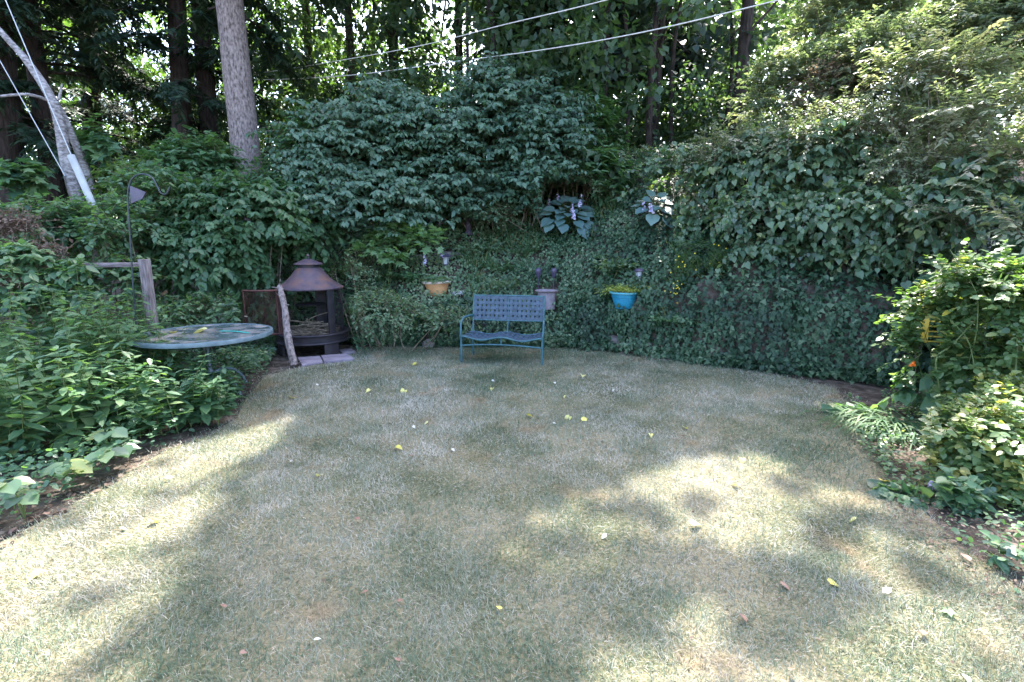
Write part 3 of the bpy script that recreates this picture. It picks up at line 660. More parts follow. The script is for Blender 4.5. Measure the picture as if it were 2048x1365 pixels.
shrub('sumac', 'yellow-green compound-leaf branches reaching in at the right edge above the vine', 'shrub',
      [lob(1990, 230, 6.9, 130, 70), lob(2060, 310, 6.2, 110, 60), lob(1950, 320, 6.8, 80, 30), lob(1860, 150, 7.9, 120, 60), lob(2050, 440, 5.6, 90, 50)], 460, 11, .075, M['elder'], 'lance', L=.6, droop=.2, ld=.05, width=1.5, stems=10, opp=True, jit=.15, tintbias=.2, nparts=80)
# fern-like yellow flowered plant in the ivy
shrub('tickseed', 'feathery bush dotted with yellow flowers right of the turquoise pot', 'plant',
      [lob(1360, 555, 8.3, 60, 50), lob(1440, 555, 8.1, 60, 50), lob(1530, 560, 7.8, 50, 45)], 1100, 12, .05, M['feather'], 'needle', L=.24, droop=-.02, ld=-.25, width=1.2, stems=20, stem_mat='stem_green', jit=.4)
a = Acc(); tick = [o for o in bpy.data.objects if o.name.startswith('tickseed')][0]
for cx, cy, n, s in ((1352, 580, 16, 20), (1380, 530, 9, 30), (1440, 520, 5, 30)):
    for k in range(n):
        q = P(cx + rng.normal(0, s * .55), cy + rng.normal(0, s * .5), 7.85)
        th = np.arange(6) * pi / 3; uu = np.c_[np.cos(th), np.full(6, -.2), np.sin(th)]
        a.leaves(np.repeat(q[None], 6, 0), uu, np.tile([0, -1., .4], (6, 1)), .013, 'dia', 1.2)
a.obj('flowers', M['petal_yellow'], tick, 'stuff')

# rose thicket at the right
rose = shrub('rose_bush', 'sunlit rambling rose bush leaning over the right edge of the lawn', 'shrub',
      [lob(1960, 560, 4.9, 110, 60), lob(2050, 620, 4.5, 110, 110), lob(1860, 620, 5.1, 70, 55), lob(1830, 690, 5.0, 45, 60), lob(1950, 720, 4.7, 110, 70)],
      820, 9, .052, M['rose'], 'oval', L=.30, droop=.2, ld=.15, width=1.35, opp=True, stems=18, stem_mat='stem_green', nparts=220, inner=.4, tintbias=-.05, stemr=.0065)
shrub('spirea', 'bright yellow-green leafy shrub low at the right edge of the picture', 'shrub',
      [lob(1970, 890, 3.6, 130, 100), lob(2050, 980, 3.3, 110, 90), lob(1900, 960, 3.5, 70, 60), lob(1900, 850, 3.9, 80, 50), lob(2010, 800, 4.0, 100, 50)],
      1100, 9, .048, M['rose'], 'oval', L=.28, droop=.25, ld=.2, width=1.2, opp=True, stems=20, stem_mat='stem_green', nparts=220, inner=.45, tintbias=.18)
shrub('shade_shrub', 'shaded broad-leaf growth filling in beneath the rose bush', 'shrub',
      [lob(1990, 760, 5.4, 130, 110), lob(1930, 640, 6.2, 110, 100), lob(2080, 560, 5.8, 100, 130), lob(1850, 765, 5.0, 60, 45)], 640, 8, .10, M['weed'], 'heart', L=.35, droop=.3, ld=.5, stems=12, tintbias=-.1)
a = Acc(); q = gp((1690, 790), (1790, 790), (2050, 900), (2300, 1100), (2500, 1500), (2120, 1260), (1930, 1110), (1790, 985), (1720, 890)); x = rng.uniform(1, 6, 60000); y = rng.uniform(1.4, 5.8, 60000)
k = inpoly(x, y, q) & (fbm(np.c_[x, y], 2.6, 45) > .55) & (rng.random(len(x)) < np.clip((y - 1.9) / 2.5, .08, 1)); x, y = x[k][:2300], y[k][:2300]; pos = np.c_[x, y, rng.random(len(x)) * .09]
a.leaves(pos, rng.normal(0, 1, (len(pos), 3)) * [1, 1, .3] + [0, 0, .2], np.tile([0, -.15, 1.], (len(pos), 1)) + rng.normal(0, .3, (len(pos), 3)), rng.uniform(.02, .05, len(pos)), 'oval', 1.2)
tag(a.obj('bed_groundcover', M['weed'], kind='stuff'), 'low green seedlings patching the bare soil at the right of the lawn')
# creeping plant in the dirt right
for (px, py, w_, n, lbl) in ((1905, 1000, 70, 90, 'dark low violet clump under the yellow-green shrub'), (2000, 1120, 45, 12, 'small broad-leaf seedling in the bare soil at the lower right'), (1740, 940, 0, 0, '')):
    if n:
        g0 = G(px, py); rr = w_ / F * g0[1]
        shrub('violet_plant', lbl, 'plant', [(g0[0], g0[1], .05, rr, rr, .16)], n, 5, .055, M['weed'], 'heart', L=.12, droop=.1, ld=.1, stems=4, stem_mat='stem_green', stemr=.004, tintbias=0, inner=.2)

# left bed: tall weeds
weedlobes = [lob(90, 640, 4.9, 110, 90), lob(230, 640, 5.2, 90, 70), lob(60, 780, 4.3, 110, 80), lob(200, 740, 4.7, 110, 80), lob(330, 740, 5.0, 80, 60), lob(0, 700, 4.4, 90, 110)]
spots = [(-20, 860, 560, 150), (60, 850, 600, 150), (130, 840, 590, 120), (200, 830, 600, 120), (260, 815, 610, 110), (320, 805, 650, 100), (375, 815, 700, 90), (40, 905, 680, 150), (140, 890, 690, 140), (230, 875, 690, 110), (310, 865, 720, 100), (395, 850, 750, 70), (-30, 920, 700, 150), (440, 810, 745, 60),
         (205, 800, 545, 110), (300, 800, 600, 80), (90, 800, 560, 120), (10, 800, 540, 120), (180, 790, 575, 120), (270, 770, 590, 110)]
wl = ['at the left edge of the frame', 'second row left edge of the bed', 'below the left end of the fence rail', 'in the middle of the left bed', 'under the garden hook', 'beside the left rim of the round table', 'beneath the round table top', 'low at the far left with drooping leaves', 'above the large sunlit creeper leaves', 'left of the bright sunlit weeds', 'bright and sunlit in front of the round table', 'low under the table near the lawn', 'at the bottom left above the creeper', 'nearest the table foot', 'tall beneath the free end of the fence rail', 'slim beside the table rim under the fence post', 'tall behind, left of the hook', 'tall at the left border in front of the fence', 'tall in front of the fence rail', 'tall beside the fence post']
for i, ((px, by, ty, wd), wlb) in enumerate(zip(spots, wl)):
    g0 = G(px, by); zt = P(px, ty, g0[1])[2]; rr = wd / F * g0[1] * .5
    root = empty('tall_weed', tuple(g0)); tag(root, 'leafy green weed clump ' + wlb, 'plant', 'tall weeds in the left bed')
    ns = 13; b0 = g0 + rng.normal(0, rr * .6, (ns, 3)) * [1, .8, 0]; d = nrm(rng.normal(0, .22, (ns, 3)) + [0, -.06, 1]); L = zt * rng.uniform(.78, 1.12, ns)
    sa = Acc(); tmp = Acc(); Mn = 11
    hue = -.12 + .25 * rng.random()
    t = np.linspace(.18, 1, Mn)
    pos = b0[:, None] + d[:, None] * L[:, None, None] * t[None, :, None]
    phi = rng.random(ns)[:, None] * 6 + np.arange(Mn)[None] * 1.57; out_ = []
    Pq = []; U = []; NN = []; sz = []; tt = []
    for s_ in (0, pi):
        hd = np.stack([np.cos(phi + s_), np.sin(phi + s_), np.full(phi.shape, .25 - .0)], -1) + rng.normal(0, .18, pos.shape)
        hd[..., 2] -= rng.random(phi.shape) * .55
        Pq.append(pos.reshape(-1, 3)); U.append(hd.reshape(-1, 3)); NN.append((np.array([0, 0, 1.]) + .3 * hd * [-1, -1, 0] + rng.normal(0, .15, pos.shape)).reshape(-1, 3))
        sz.append((np.interp(t, [0, .5, 1], [.155, .175, .08])[None] * rng.uniform(.75, 1.25, phi.shape)).ravel()); tt.append((.45 + hue + rng.normal(0, .16, phi.shape) + t[None] * .15).ravel())
    Pq = np.concatenate(Pq); U = np.concatenate(U); NN = np.concatenate(NN); sz = np.concatenate(sz); tt = np.concatenate(tt)
    rest = leaf_parts(root, M['weed'], Pq, U, NN, sz, 'oval', .85, 22)
    a = Acc(); a.leaves(Pq[rest], U[rest], NN[rest], sz[rest], 'oval', .85, tt[rest]); a.obj('foliage', M['weed'], root, 'stuff')
    q = np.linspace(0, 1, 4)[None, :, None]; sa.tubes(b0[:, None] + d[:, None] * L[:, None, None] * q, np.tile([.005, .0045, .0035, .002], (ns, 1)), 4)
    sa.obj('stems', M['stem_green'], root, 'stuff')
# low cover of the left bed
a = Acc()
bed = gp((-400, 1200), (-60, 1100), (60, 1045), (180, 975), (300, 905), (400, 862), (470, 820), (490, 780), (400, 740), (100, 740), (-500, 800))
n = 38000; x = rng.uniform(-8, -1.5, n); y = rng.uniform(2.2, 8.5, n); k = inpoly(x + rng.normal(0, .05, n), y + rng.normal(0, .05, n), bed) | ((y > 6) & (x < -2.2) & (x < -2.2 - (8.2 - y) * .6)); x, y = x[k], y[k]
hump = .10 + .16 * fbm(np.c_[x, y], 2.5, 91); pos = np.c_[x, y, H(x, y) * (y > 6) + rng.random(len(x)) ** .7 * hump * 1.3]
k = inview(pos) & clear(pos); pos = pos[k]
a.leaves(pos, rng.normal(0, 1, (len(pos), 3)) * [1, 1, .3] + [0, 0, .15], np.tile([0, -.15, 1.], (len(pos), 1)) + rng.normal(0, .3, (len(pos), 3)), rng.uniform(.03, .065, len(pos)), 'oval', 1.2, fbm(pos, 2, 3) * .8 - .1 + rng.normal(0, .15, len(pos)))
tag(a.obj('periwinkle', M['weed'], kind='stuff'), 'low small-leaved ground cover along the left edge of the lawn')
# dry stalks lying in the left bed
a = Acc(); n = 34
b0 = np.array([G(rng.uniform(-20, 200), rng.uniform(790, 900)) for _ in range(n)]) + [0, .3, .12]; d = nrm(rng.normal(0, 1, (n, 3)) * [1, .4, .35] + [.4, 0, .35]); L = rng.uniform(.3, .8, n)
q = np.linspace(0, 1, 4)[None, :, None]; a.tubes(b0[:, None] + d[:, None] * L[:, None, None] * q - np.array([0, 0, .15]) * q * q, np.full((n, 4), .004), 3)
tag(a.obj('dead_stalks', M['dry_stem'], kind='stuff'), 'thin dry stalks tangled low in the left weed bed')
# creeper with big five-part leaves at the lawn edge
for (px, py, s, lbl) in ((205, 905, .21, 'large pale sunlit creeper leaf cluster beside the lawn edge at left'), (125, 950, .20, 'yellow-green creeper leaf cluster at the lower left edge'), (10, 900, .16, 'creeper leaves cut by the left edge of the frame'), (50, 1010, .15, 'low creeper leaves near the lower left corner')):
    g0 = G(px, py + 30); c0 = g0 + [0, 0, .30]; root = empty('creeper', tuple(g0)); tag(root, lbl, 'plant', 'creeper leaf clusters at the left lawn edge')
    Pq = []; U = []; NN = []; sz = []
    for c_ in range(3):
        cc0 = c0 + rng.normal(0, .13, 3) * [1, 1, .4] + [c_ * .05, 0, -.06 * c_]; th0 = rng.random() * 6
        for j in range(5):
            th = th0 + j * 1.25; u = np.array([cos(th), sin(th) - .2, -.25 + .2 * rng.random()]); Pq.append(cc0 + u * .02); U.append(u); NN.append([0, -.25, 1.]); sz.append(s * rng.uniform(.5, .85))
    leaf_parts(root, M['vine'], np.array(Pq), np.array(U), np.array(NN, float), np.array(sz), 'round', .95, 99)
    sa = Acc()
    for c_ in range(3): tube(sa, [g0, (g0 + Pq[c_ * 5]) / 2 + [.02, 0, .05], Pq[c_ * 5]], .005, .003, 5, seg=6)
    sa.obj('stem', M['stem_green'], root)

# ------------------------------------------------------------------ trees
def trunk_mesh(acc, pts, rs, k=16, seg=26, rough=.03):
    cp = np.array(curve_pts(pts, seg)); r = np.interp(np.linspace(0, 1, seg), np.linspace(0, 1, len(rs)), rs)
    acc.tubes(cp[None], r[None], k)
    v = acc.v[-1].reshape(seg, k, 3); cen = cp[:, None]; dd = v - cen
    f = 1 + (fbm(v.reshape(-1, 3) * [1, 1, .35], 7, 4).reshape(seg, k, 1) - .5) * rough * 8
    acc.v[-1] = (cen + dd * f).reshape(-1, 3); return cp
def clusters(acc, cen, rad, nl, size, tmpl, flat=.6, filt=keep_shade, tintb=0., ldrop=.5):
    """leaf clumps; cen (N,3)"""
    n = len(cen); c = np.repeat(cen, nl, 0); v = nrm(rng.normal(0, 1, (n * nl, 3))) * rng.random((n * nl, 1)) ** .45
    pos = c + v * [1, 1, flat] * np.repeat(rad, nl)[:, None]
    tt = np.repeat(rng.normal(.45 + tintb, .18, n), nl) + rng.normal(0, .14, n * nl)
    u = v * [1, 1, .2] + rng.normal(0, .5, v.shape) + [0, 0, -ldrop]; nn = v * .5 + [0, 0, .8] + rng.normal(0, .35, v.shape)
    k = filt(pos) if filt is not None else np.ones(len(pos), bool)
    acc.leaves(pos[k], u[k], nn[k], size * rng.uniform(.7, 1.3, k.sum()), tmpl, 1., tt[k])
def tree(name, label, base, lean, height, r0, crown, ncl, nl, leaf, mat, bark, tmpl='leafy', group=None, limbs=10, crad=(.5, .9), low=3., flat=.6, tintb=0., ldrop=.5, sparse=None):
    """crown: (rx, ry, z0, z1) above the base; low: lowest limb height"""
    b = np.array(base, float); root = empty(name, tuple(b)); tag(root, label, 'tree', group)
    top = b + [lean[0], lean[1], height]; mid = b + np.array([lean[0] * .4, lean[1] * .4, height * .5]) + rng.normal(0, .12, 3)
    a = Acc(); cp = trunk_mesh(a, [b - [0, 0, .3], mid, top], [r0 * 1.25, r0, r0 * .8, r0 * .55, r0 * .15]); a.obj('trunk', M[bark], root, smooth=True)
    rx, ry, z0, z1 = crown; cen = []
    while len(cen) < ncl:
        z = rng.uniform(z0, z1); q = (z - z0) / (z1 - z0); w = math.sqrt(max(.06, 1 - (2 * q - .85) ** 2 * .75)); th = rng.random() * 2 * pi; rr = w * rng.random() ** .55
        c = np.array([b[0] + lean[0] * z / height + cos(th) * rr * rx, b[1] + lean[1] * z / height + sin(th) * rr * ry, b[2] + z])
        if sparse is not None and sparse(c): continue
        cen.append(c)
    cen = np.array(cen); la = Acc()
    for i in range(limbs):
        c = cen[rng.integers(len(cen))]; hz = np.clip((c[2] - b[2]) - .9 * np.hypot(c[0] - b[0], c[1] - b[1]) * .6, low, height * .9); j = int(hz / height * 25)
        s = cp[min(j, 24)]; m_ = (s + c) / 2 + [0, 0, .25] + rng.normal(0, .15, 3)
        tube(la, [s, m_, c], r0 * .28, .015, 6, seg=7, wob=.02)
    if limbs: la.obj('limbs', M[bark], root, 'stuff', smooth=True)
    a = Acc(); clusters(a, cen, rng.uniform(crad[0], crad[1], len(cen)), nl, leaf, tmpl, flat, tintb=tintb, ldrop=ldrop); a.obj('crown', M[mat], root, 'stuff')
    return root
def skygap(c):
    px, py, _ = proj(np.array(c)); 
    return (((px - 885) / 50) ** 2 + ((py - 10) / 75) ** 2 < 1) or (rng.random() < .75 and (((px - 945 - (py - 100) * .25) / 42) ** 2 + ((py - 110) / 90) ** 2 < 1)) or (rng.random() < .6 and ((px - 700) / 60) ** 2 + ((py - 30) / 60) ** 2 < 1)
def tb(px, Y, x=None):
    x_ = (px - 1024) / F * (Y * CP + .1); return (x_, Y, float(H(x_, Y)) - .05)
GM = 'dark broadleaf trees behind the bank'
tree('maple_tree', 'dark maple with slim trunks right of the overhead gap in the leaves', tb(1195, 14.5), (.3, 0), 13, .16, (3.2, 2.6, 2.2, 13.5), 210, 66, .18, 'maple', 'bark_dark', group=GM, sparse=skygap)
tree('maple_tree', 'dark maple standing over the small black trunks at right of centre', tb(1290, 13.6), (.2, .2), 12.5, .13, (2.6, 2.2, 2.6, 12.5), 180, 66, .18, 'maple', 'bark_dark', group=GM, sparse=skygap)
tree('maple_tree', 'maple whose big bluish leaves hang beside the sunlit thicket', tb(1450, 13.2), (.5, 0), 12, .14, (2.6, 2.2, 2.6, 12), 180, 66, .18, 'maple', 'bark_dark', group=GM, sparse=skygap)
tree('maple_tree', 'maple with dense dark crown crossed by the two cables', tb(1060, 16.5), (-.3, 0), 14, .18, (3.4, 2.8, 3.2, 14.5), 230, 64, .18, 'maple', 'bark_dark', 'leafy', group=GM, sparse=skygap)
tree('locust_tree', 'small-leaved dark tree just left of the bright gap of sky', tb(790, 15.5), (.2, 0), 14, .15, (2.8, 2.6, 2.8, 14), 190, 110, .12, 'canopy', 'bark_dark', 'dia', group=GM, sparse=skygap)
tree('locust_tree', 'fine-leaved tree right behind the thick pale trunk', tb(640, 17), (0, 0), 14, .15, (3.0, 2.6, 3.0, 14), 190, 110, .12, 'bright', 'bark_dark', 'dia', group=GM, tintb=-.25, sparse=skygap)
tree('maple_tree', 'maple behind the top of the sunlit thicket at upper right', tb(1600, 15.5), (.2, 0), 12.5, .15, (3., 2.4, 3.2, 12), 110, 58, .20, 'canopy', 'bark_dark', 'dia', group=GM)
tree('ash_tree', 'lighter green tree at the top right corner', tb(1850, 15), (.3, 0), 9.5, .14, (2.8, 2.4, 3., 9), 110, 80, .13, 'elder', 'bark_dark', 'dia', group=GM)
for (px, Y, r, lbl) in ((1245, 12.9, .055, 'slim dark bare trunk left of the blacker pair'), (1285, 12.6, .075, 'black bare trunk rising behind the fine-leaved shrub'), (1330, 13.3, .05, 'thin dark bare trunk right of the black one'), (1425, 14, .06, 'thin slanting trunk beside the sunlit thicket'), (945, 13.5, .05, 'thin trunk in the shade behind the central layered shrub')):
    bb = tb(px, Y); root = empty('sapling_tree', bb); tag(root, lbl, 'tree', 'bare thin trunks behind the bank')
    a = Acc(); trunk_mesh(a, [np.array(bb), np.array(bb) + [rng.normal(0, .15), 0, 3], np.array(bb) + [rng.normal(0, .5), 0, 7.5]], [r * 1.2, r, r * .7, r * .3], 8, 14); a.obj('trunk', M['bark_dark'], root, smooth=True)
# conifers at the left
def conifer(label, px_base, Y, topx, r0, height, bark, hmin, density=1., name='hemlock_tree', blen=2.6, group='conifers at the left', ext=1.0):
    b = np.array(tb(px_base, Y)); root = empty(name, tuple(b)); tag(root, label, 'tree', group)
    top = np.array([P(topx, 0, Y)[0], Y, 0]); slope = (top[0] - b[0]) / max(P(topx, 0, Y)[2] - b[2], 1)
    tp = b + [slope * height, 0, height]; a = Acc(); cp = trunk_mesh(a, [b - [0, 0, .3], (b + tp) / 2 + rng.normal(0, .04, 3), tp], [r0 * 1.2, r0, r0 * .9, r0 * .7, r0 * .15], 20, 34); a.obj('trunk', M[bark], root, smooth=True)
    nb = int(density * 46); hz = hmin + (height - hmin) * rng.random(nb) ** 1.3; th = rng.random(nb) * 2 * pi
    L = blen * (1 - (hz / height) ** 2 * .6) * rng.uniform(.6, 1.1, nb); s = np.stack([np.interp(hz, np.linspace(-.3, height, 34), cp[:, i]) for i in range(3)], 1)
    d = np.c_[np.cos(th), np.sin(th), rng.uniform(-.1, .25, nb)]
    q = np.linspace(0, 1, 6)[None, :, None]; br = s[:, None] + d[:, None] * L[:, None, None] * q - np.array([0, 0, .32]) * (L[:, None, None] * q * q)
    la = Acc(); la.tubes(br, np.linspace(.035, .008, 6)[None].repeat(nb, 0), 4); la.obj('limbs', M['bark_dark'], root, 'stuff')
    k = 25; t = rng.uniform(.15, 1, (nb, k)); st = s[:, None] + d[:, None] * (L[:, None] * t)[..., None] - np.array([0, 0, .32]) * (L[:, None] * t * t)[..., None]
    st = st.reshape(-1, 3); dd = np.repeat(d, k, 0) * .6 + rng.normal(0, .8, (nb * k, 3)) * [1, 1, .25] + [0, 0, -.15]
    ok = np.ones(len(st), bool); fa = Acc()
    sprays(fa, st[ok], dd[ok], .55 * rng.uniform(.6, 1.2, ok.sum()), 13, .15 * ext, 'needle', .30, .2, 2.2, 1.0, None, None, keep_shade, True, .2)
    fa.obj('crown', M['hemlock'], root, 'stuff'); return root
conifer('massive pale pinkish trunk with hanging needles at its top', 517, 11.5, 460, .27, 17, 'bark_pine', 4.6, 1.1, 'pine_tree')
conifer('slim dark conifer trunk just left of the thick pale one', 440, 14, 398, .21, 17, 'bark_dark', 4.6, .9)
conifer('dark conifer trunk left of the slim one, with a low crown', 378, 13.2, 345, .20, 16, 'bark_dark', 3.2, 1.0)
conifer('dark heavy conifer at the far left behind the birch', 40, 11.5, -10, .24, 16, 'bark_dark', 2.4, 1.3)
conifer('dark conifer whose branches fill the space between birch and trunks', 200, 15, 170, .22, 17, 'bark_dark', 1.6, 1.6, blen=3.2)
conifer('conifer behind the left edge of the frame', -160, 13, -230, .24, 16, 'bark_dark', 1.2, .8, blen=3.2)
conifer('nearer hemlock whose boughs droop into the top left', 130, 12.2, 60, .18, 15, 'bark_dark', 3.6, 1.2, blen=2.8)
# birch, forked and leaning
Yb = 9.2; root = empty('birch_tree', tuple(P(158, 400, Yb))); tag(root, 'forked pale birch leaning to the left beside the cable guard', 'tree')
a = Acc(); trunk_mesh(a, [P(160, 420, Yb), P(132, 320, Yb), P(110, 215, Yb), P(58, 128, Yb), P(0, 62, Yb), P(-230, -200, Yb)], [.10, .09, .075, .06, .045, .03], 14, 40, .015); a.obj('trunk', M['bark_birch'], root, smooth=True)
a = Acc(); trunk_mesh(a, [P(185, 380, Yb + .3), P(158, 305, Yb + .25), P(122, 225, Yb + .12), P(100, 195, Yb + .02)], [.065, .06, .06, .05], 12, 20, .015); a.obj('stem', M['bark_birch'], root, smooth=True)
a = Acc(); tube(a, [P(108, 205, Yb), P(60, 190, Yb - .3), P(10, 192, Yb - .5), P(-60, 200, Yb - .6)], .028, .016, 8, seg=12); tube(a, [P(110, 215, Yb), P(119, 195, Yb), P(124, 168, Yb + .1)], .035, .012, 8, seg=8); a.obj('limbs', M['bark_birch'], root, smooth=True)
a = Acc(); clusters(a, np.array([P(-230, -200, Yb) + rng.normal(0, 1.1, 3) for _ in range(24)]), np.full(24, .7), 60, .07, 'oval'); a.obj('crown', M['canopy'], root, 'stuff')
# added trees: background fill, with off-frame crowns shaped to shade the lawn
def canopy_tree(label, base, height, top_c, n):
    b = np.array(base, float); root = empty('shade_tree', tuple(b)); tag(root, label, 'tree', 'added shade trees behind the bank whose crowns rise above the frame')
    a = Acc(); trunk_mesh(a, [b - [0, 0, .3], b + [0, 0, height * .5], b + [0, 0, height]], [.13, .11, .08, .04], 10, 16); a.obj('trunk', M['bark_dark'], root, smooth=True)
    cen = np.c_[rng.normal(top_c[0], 1.6, n), rng.normal(top_c[1], 1.3, n), rng.uniform(3.4, height + .8, n)]; cen = cen[~np.array([skygap(c) for c in cen])]
    a = Acc(); clusters(a, cen, rng.uniform(.6, 1., len(cen)), 75, .20, 'dia'); a.obj('crown', M['canopy'], root, 'stuff')
for (x, y, h, l) in ((-4.5, 15.2, 14.5, 'added tall shade tree behind the conifer trunks, its crown rising out of frame'), (-1.6, 16.5, 14.5, 'added tall shade tree behind the layered shrubs, its crown rising out of frame'), (1.4, 15.6, 14.5, 'added tall shade tree behind the middle of the bank, its crown rising out of frame'), (4.2, 15.8, 14, 'added tall shade tree behind the right of the bank, its crown rising out of frame'), (-.5, 13.2, 12.5, 'added tall shade tree near the crest behind the bench, its crown rising out of frame'), (2.2, 13.0, 12, 'added tall shade tree near the crest at the right, its crown rising out of frame')):
    canopy_tree(l, (x, y, float(H(x, y))), h, (x, y), 125)
# far woods seen through the gaps
a = Acc(); n = 1500
px = rng.uniform(-100, 2150, n); py = rng.uniform(-40, 420, n) ** 1.0; Yf = rng.uniform(19, 27, n)
cen = np.array([P(a_, b_, c_) for a_, b_, c_ in zip(px, py, Yf)]); gap = fbm(cen * [1, .2, 1], .42, 13) > .34; low_ = cen[:, 2] < 6.0; cen = cen[(gap & ~np.array([skygap(c) for c in cen])) | low_]
clusters(a, cen, rng.uniform(.7, 1.4, len(cen)), 36, .27, 'dia', .7, None)
tag(a.obj('far_woods', M['bright'], kind='stuff'), 'distant sunlit woods glimpsed between the trunks')
a = Acc()
for i in range(11):
    bb = np.array(tb(rng.uniform(-100, 1500), rng.uniform(18, 26))); trunk_mesh(a, [bb, bb + [rng.normal(0, .4), 0, 5], bb + [rng.normal(0, .8), 0, 11]], [.10, .09, .05], 7, 8)
tag(a.obj('far_trunks', M['bark_dark'], kind='stuff', smooth=True), 'trunks of the distant woods')
# undergrowth on the shady crest
a = Acc(); n = 620; x = rng.uniform(-14, 9, n); y = rng.uniform(12.2, 17.5, n); cen = np.c_[x, y, H(x, y) + rng.uniform(0, 1.9, n)]
clusters(a, cen, rng.uniform(.4, .8, n), 50, .12, 'dia', .8, None)
n = 300; x = rng.uniform(-15, -3, n); y = rng.uniform(14, 18.5, n); cen = np.c_[x, y, H(x, y) + rng.uniform(1, 4.2, n)]
clusters(a, cen, rng.uniform(.5, .9, n), 50, .15, 'dia', .8, None)
cen = np.array([P(rng.uniform(1290, 1400), rng.uniform(340, 420), rng.uniform(11.8, 14)) for _ in range(60)]); clusters(a, cen, rng.uniform(.3, .5, 60), 50, .12, 'dia', .8, None)
cen = np.array([P(rng.uniform(1240, 1530), rng.uniform(90, 350), rng.uniform(15, 18)) for _ in range(130)] + [P(rng.uniform(250, 640), rng.uniform(180, 380), rng.uniform(16, 19)) for _ in range(70)]); clusters(a, cen, rng.uniform(.5, .8, 200), 55, .15, 'dia', .8, None)
tag(a.obj('undergrowth', M['canopy'], kind='stuff'), 'dark undergrowth beneath the trees on the crest')

#=OBJECTS=
exec_objects = True
# ------------------------------------------------------------------ bench
fl, fr = G(923, 724), G(1084, 731); yaw = math.atan2(fr[1] - fl[1], fr[0] - fl[0]); W = float(np.linalg.norm(fr - fl))
bench = empty('garden_bench', (*((fl + fr) / 2)[:2], 0), yaw); tag(bench, 'blue-green metal loveseat bench with woven strap seat and back', 'bench')
D = .52; hw = W / 2; SZ = .385
def tubeobj(name, pts, r, mat, parent, n=None, k=10, **kw):
    bm = bmesh.new(); pipe(bm, curve_pts(pts, n) if n else pts, r, k); return bm_obj(name, bm, mat, parent, **kw)
for s in (-1, 1):
    x = s * hw; xb = s * (hw - .05)
    tubeobj('leg', [(x, 0, 0), (x, 0, .30), (x, .01, .36)], .017, M['bench_paint'], bench)
    tubeobj('leg', [(xb, D, 0), (xb, D - .01, .34), (xb, D + .02, .52), (xb, D + .10, .97)], .016, M['bench_paint'], bench, 14)
    tubeobj('armrest', [(x, .0, .35), (x + s * .005, .0, .44), (x + s * .01, .035, .53), (x + s * .01, .055, .60), (x, .16, .655), (x - s * .02, .34, .66), (xb, D + .04, .645)], .017, M['bench_paint'], bench, 22)
    tubeobj('side_rail', [(x, .0, SZ - .03), (x - s * .02, .25, SZ - .05), (xb, D, SZ - .03)], .014, M['bench_paint'], bench, 8)
def dip(x): return -.035 * (1 - cos(2 * pi * 2 * (x + hw) / (2 * hw))) / 2 * 1.4 + .012
def backy(z): return D + .02 + (z - .52) * .18
nx = 34; xr = np.linspace(-hw, hw, nx)
tubeobj('seat_rail', [(x, 0, SZ + dip(x)) for x in xr], .014, M['bench_paint'], bench)
tubeobj('seat_rail', [(x * .95, D - .03, SZ + dip(x) * .8) for x in xr], .012, M['bench_paint'], bench)
tubeobj('stretcher', [(x, 0, .255 + .03 * (1 - (x / hw) ** 2)) for x in np.linspace(-hw, hw, 12)], .013, M['bench_paint'], bench)
tubeobj('stretcher', [(0, 0, .285), (0, 0, SZ + dip(0))], .012, M['bench_paint'], bench)
tubeobj('back_rail', [(-hw + .05, backy(.955), .955), (0, backy(.96), .962), (hw - .05, backy(.955), .955)], .013, M['bench_paint'], bench, 8)
tubeobj('back_rail', [(-hw + .05, backy(.575), .575), (0, backy(.575), .572), (hw - .05, backy(.575), .575)], .012, M['bench_paint'], bench, 8)
tubeobj('back_post', [(0, D - .03, SZ), (0, backy(.575) + .005, .575), (0, backy(.95) + .012, .95)], .012, M['bench_paint'], bench, 8)
def strap(pts, wv, parent, th=.0025):
    """ribbon along pts with half width vector wv"""
    bm = bmesh.new(); pts = [Vector(p) for p in pts]; wv = Vector(wv); a = []
    for i, p in enumerate(pts):
        t = (pts[min(i + 1, len(pts) - 1)] - pts[max(i - 1, 0)]).normalized(); n_ = t.cross(wv).normalized() * th
        a.append([bm.verts.new(p + wv + n_), bm.verts.new(p - wv + n_), bm.verts.new(p - wv - n_), bm.verts.new(p + wv - n_)])
    for u, v in zip(a, a[1:]):
        for j in range(4): bm.faces.new((u[j], u[(j + 1) % 4], v[(j + 1) % 4], v[j]))
    bm.faces.new(a[0]); bm.faces.new(a[-1]); return bm_obj('strap', bm, M['bench_strap'], parent, smooth=False)
cols = np.r_[np.linspace(-hw + .085, -.045, 8), np.linspace(.045, hw - .085, 8)]; rows = np.linspace(.605, .925, 5); hsx = .0225; hsz = .024
zz = np.linspace(.575, .955, 21); xx_ = np.linspace(-hw + .05, hw - .05, 65)
def weave(c, r_): return 1 if (c + r_) % 2 else -1
for ci, cx in enumerate(cols):
    off = [np.interp(z, np.r_[.56, rows, .97], np.r_[0, [.006 * weave(ci, ri) for ri in range(5)], 0]) for z in zz]
    strap([(cx, backy(z) - o - .004, z + .0) for z, o in zip(zz, off)], (hsx, 0, 0), bench)
for ri, rz in enumerate(rows):
    off = [np.interp(x, np.r_[-hw, cols, hw], np.r_[0, [-.006 * weave(ci, ri) for ci in range(16)], 0]) for x in xx_]
    strap([(x, backy(rz) - o - .004, rz) for x, o in zip(xx_, off)], (0, .18 * hsz, hsz), bench)
yy = np.linspace(-.005, D - .02, 17); rowy = np.linspace(.04, D - .07, 6)
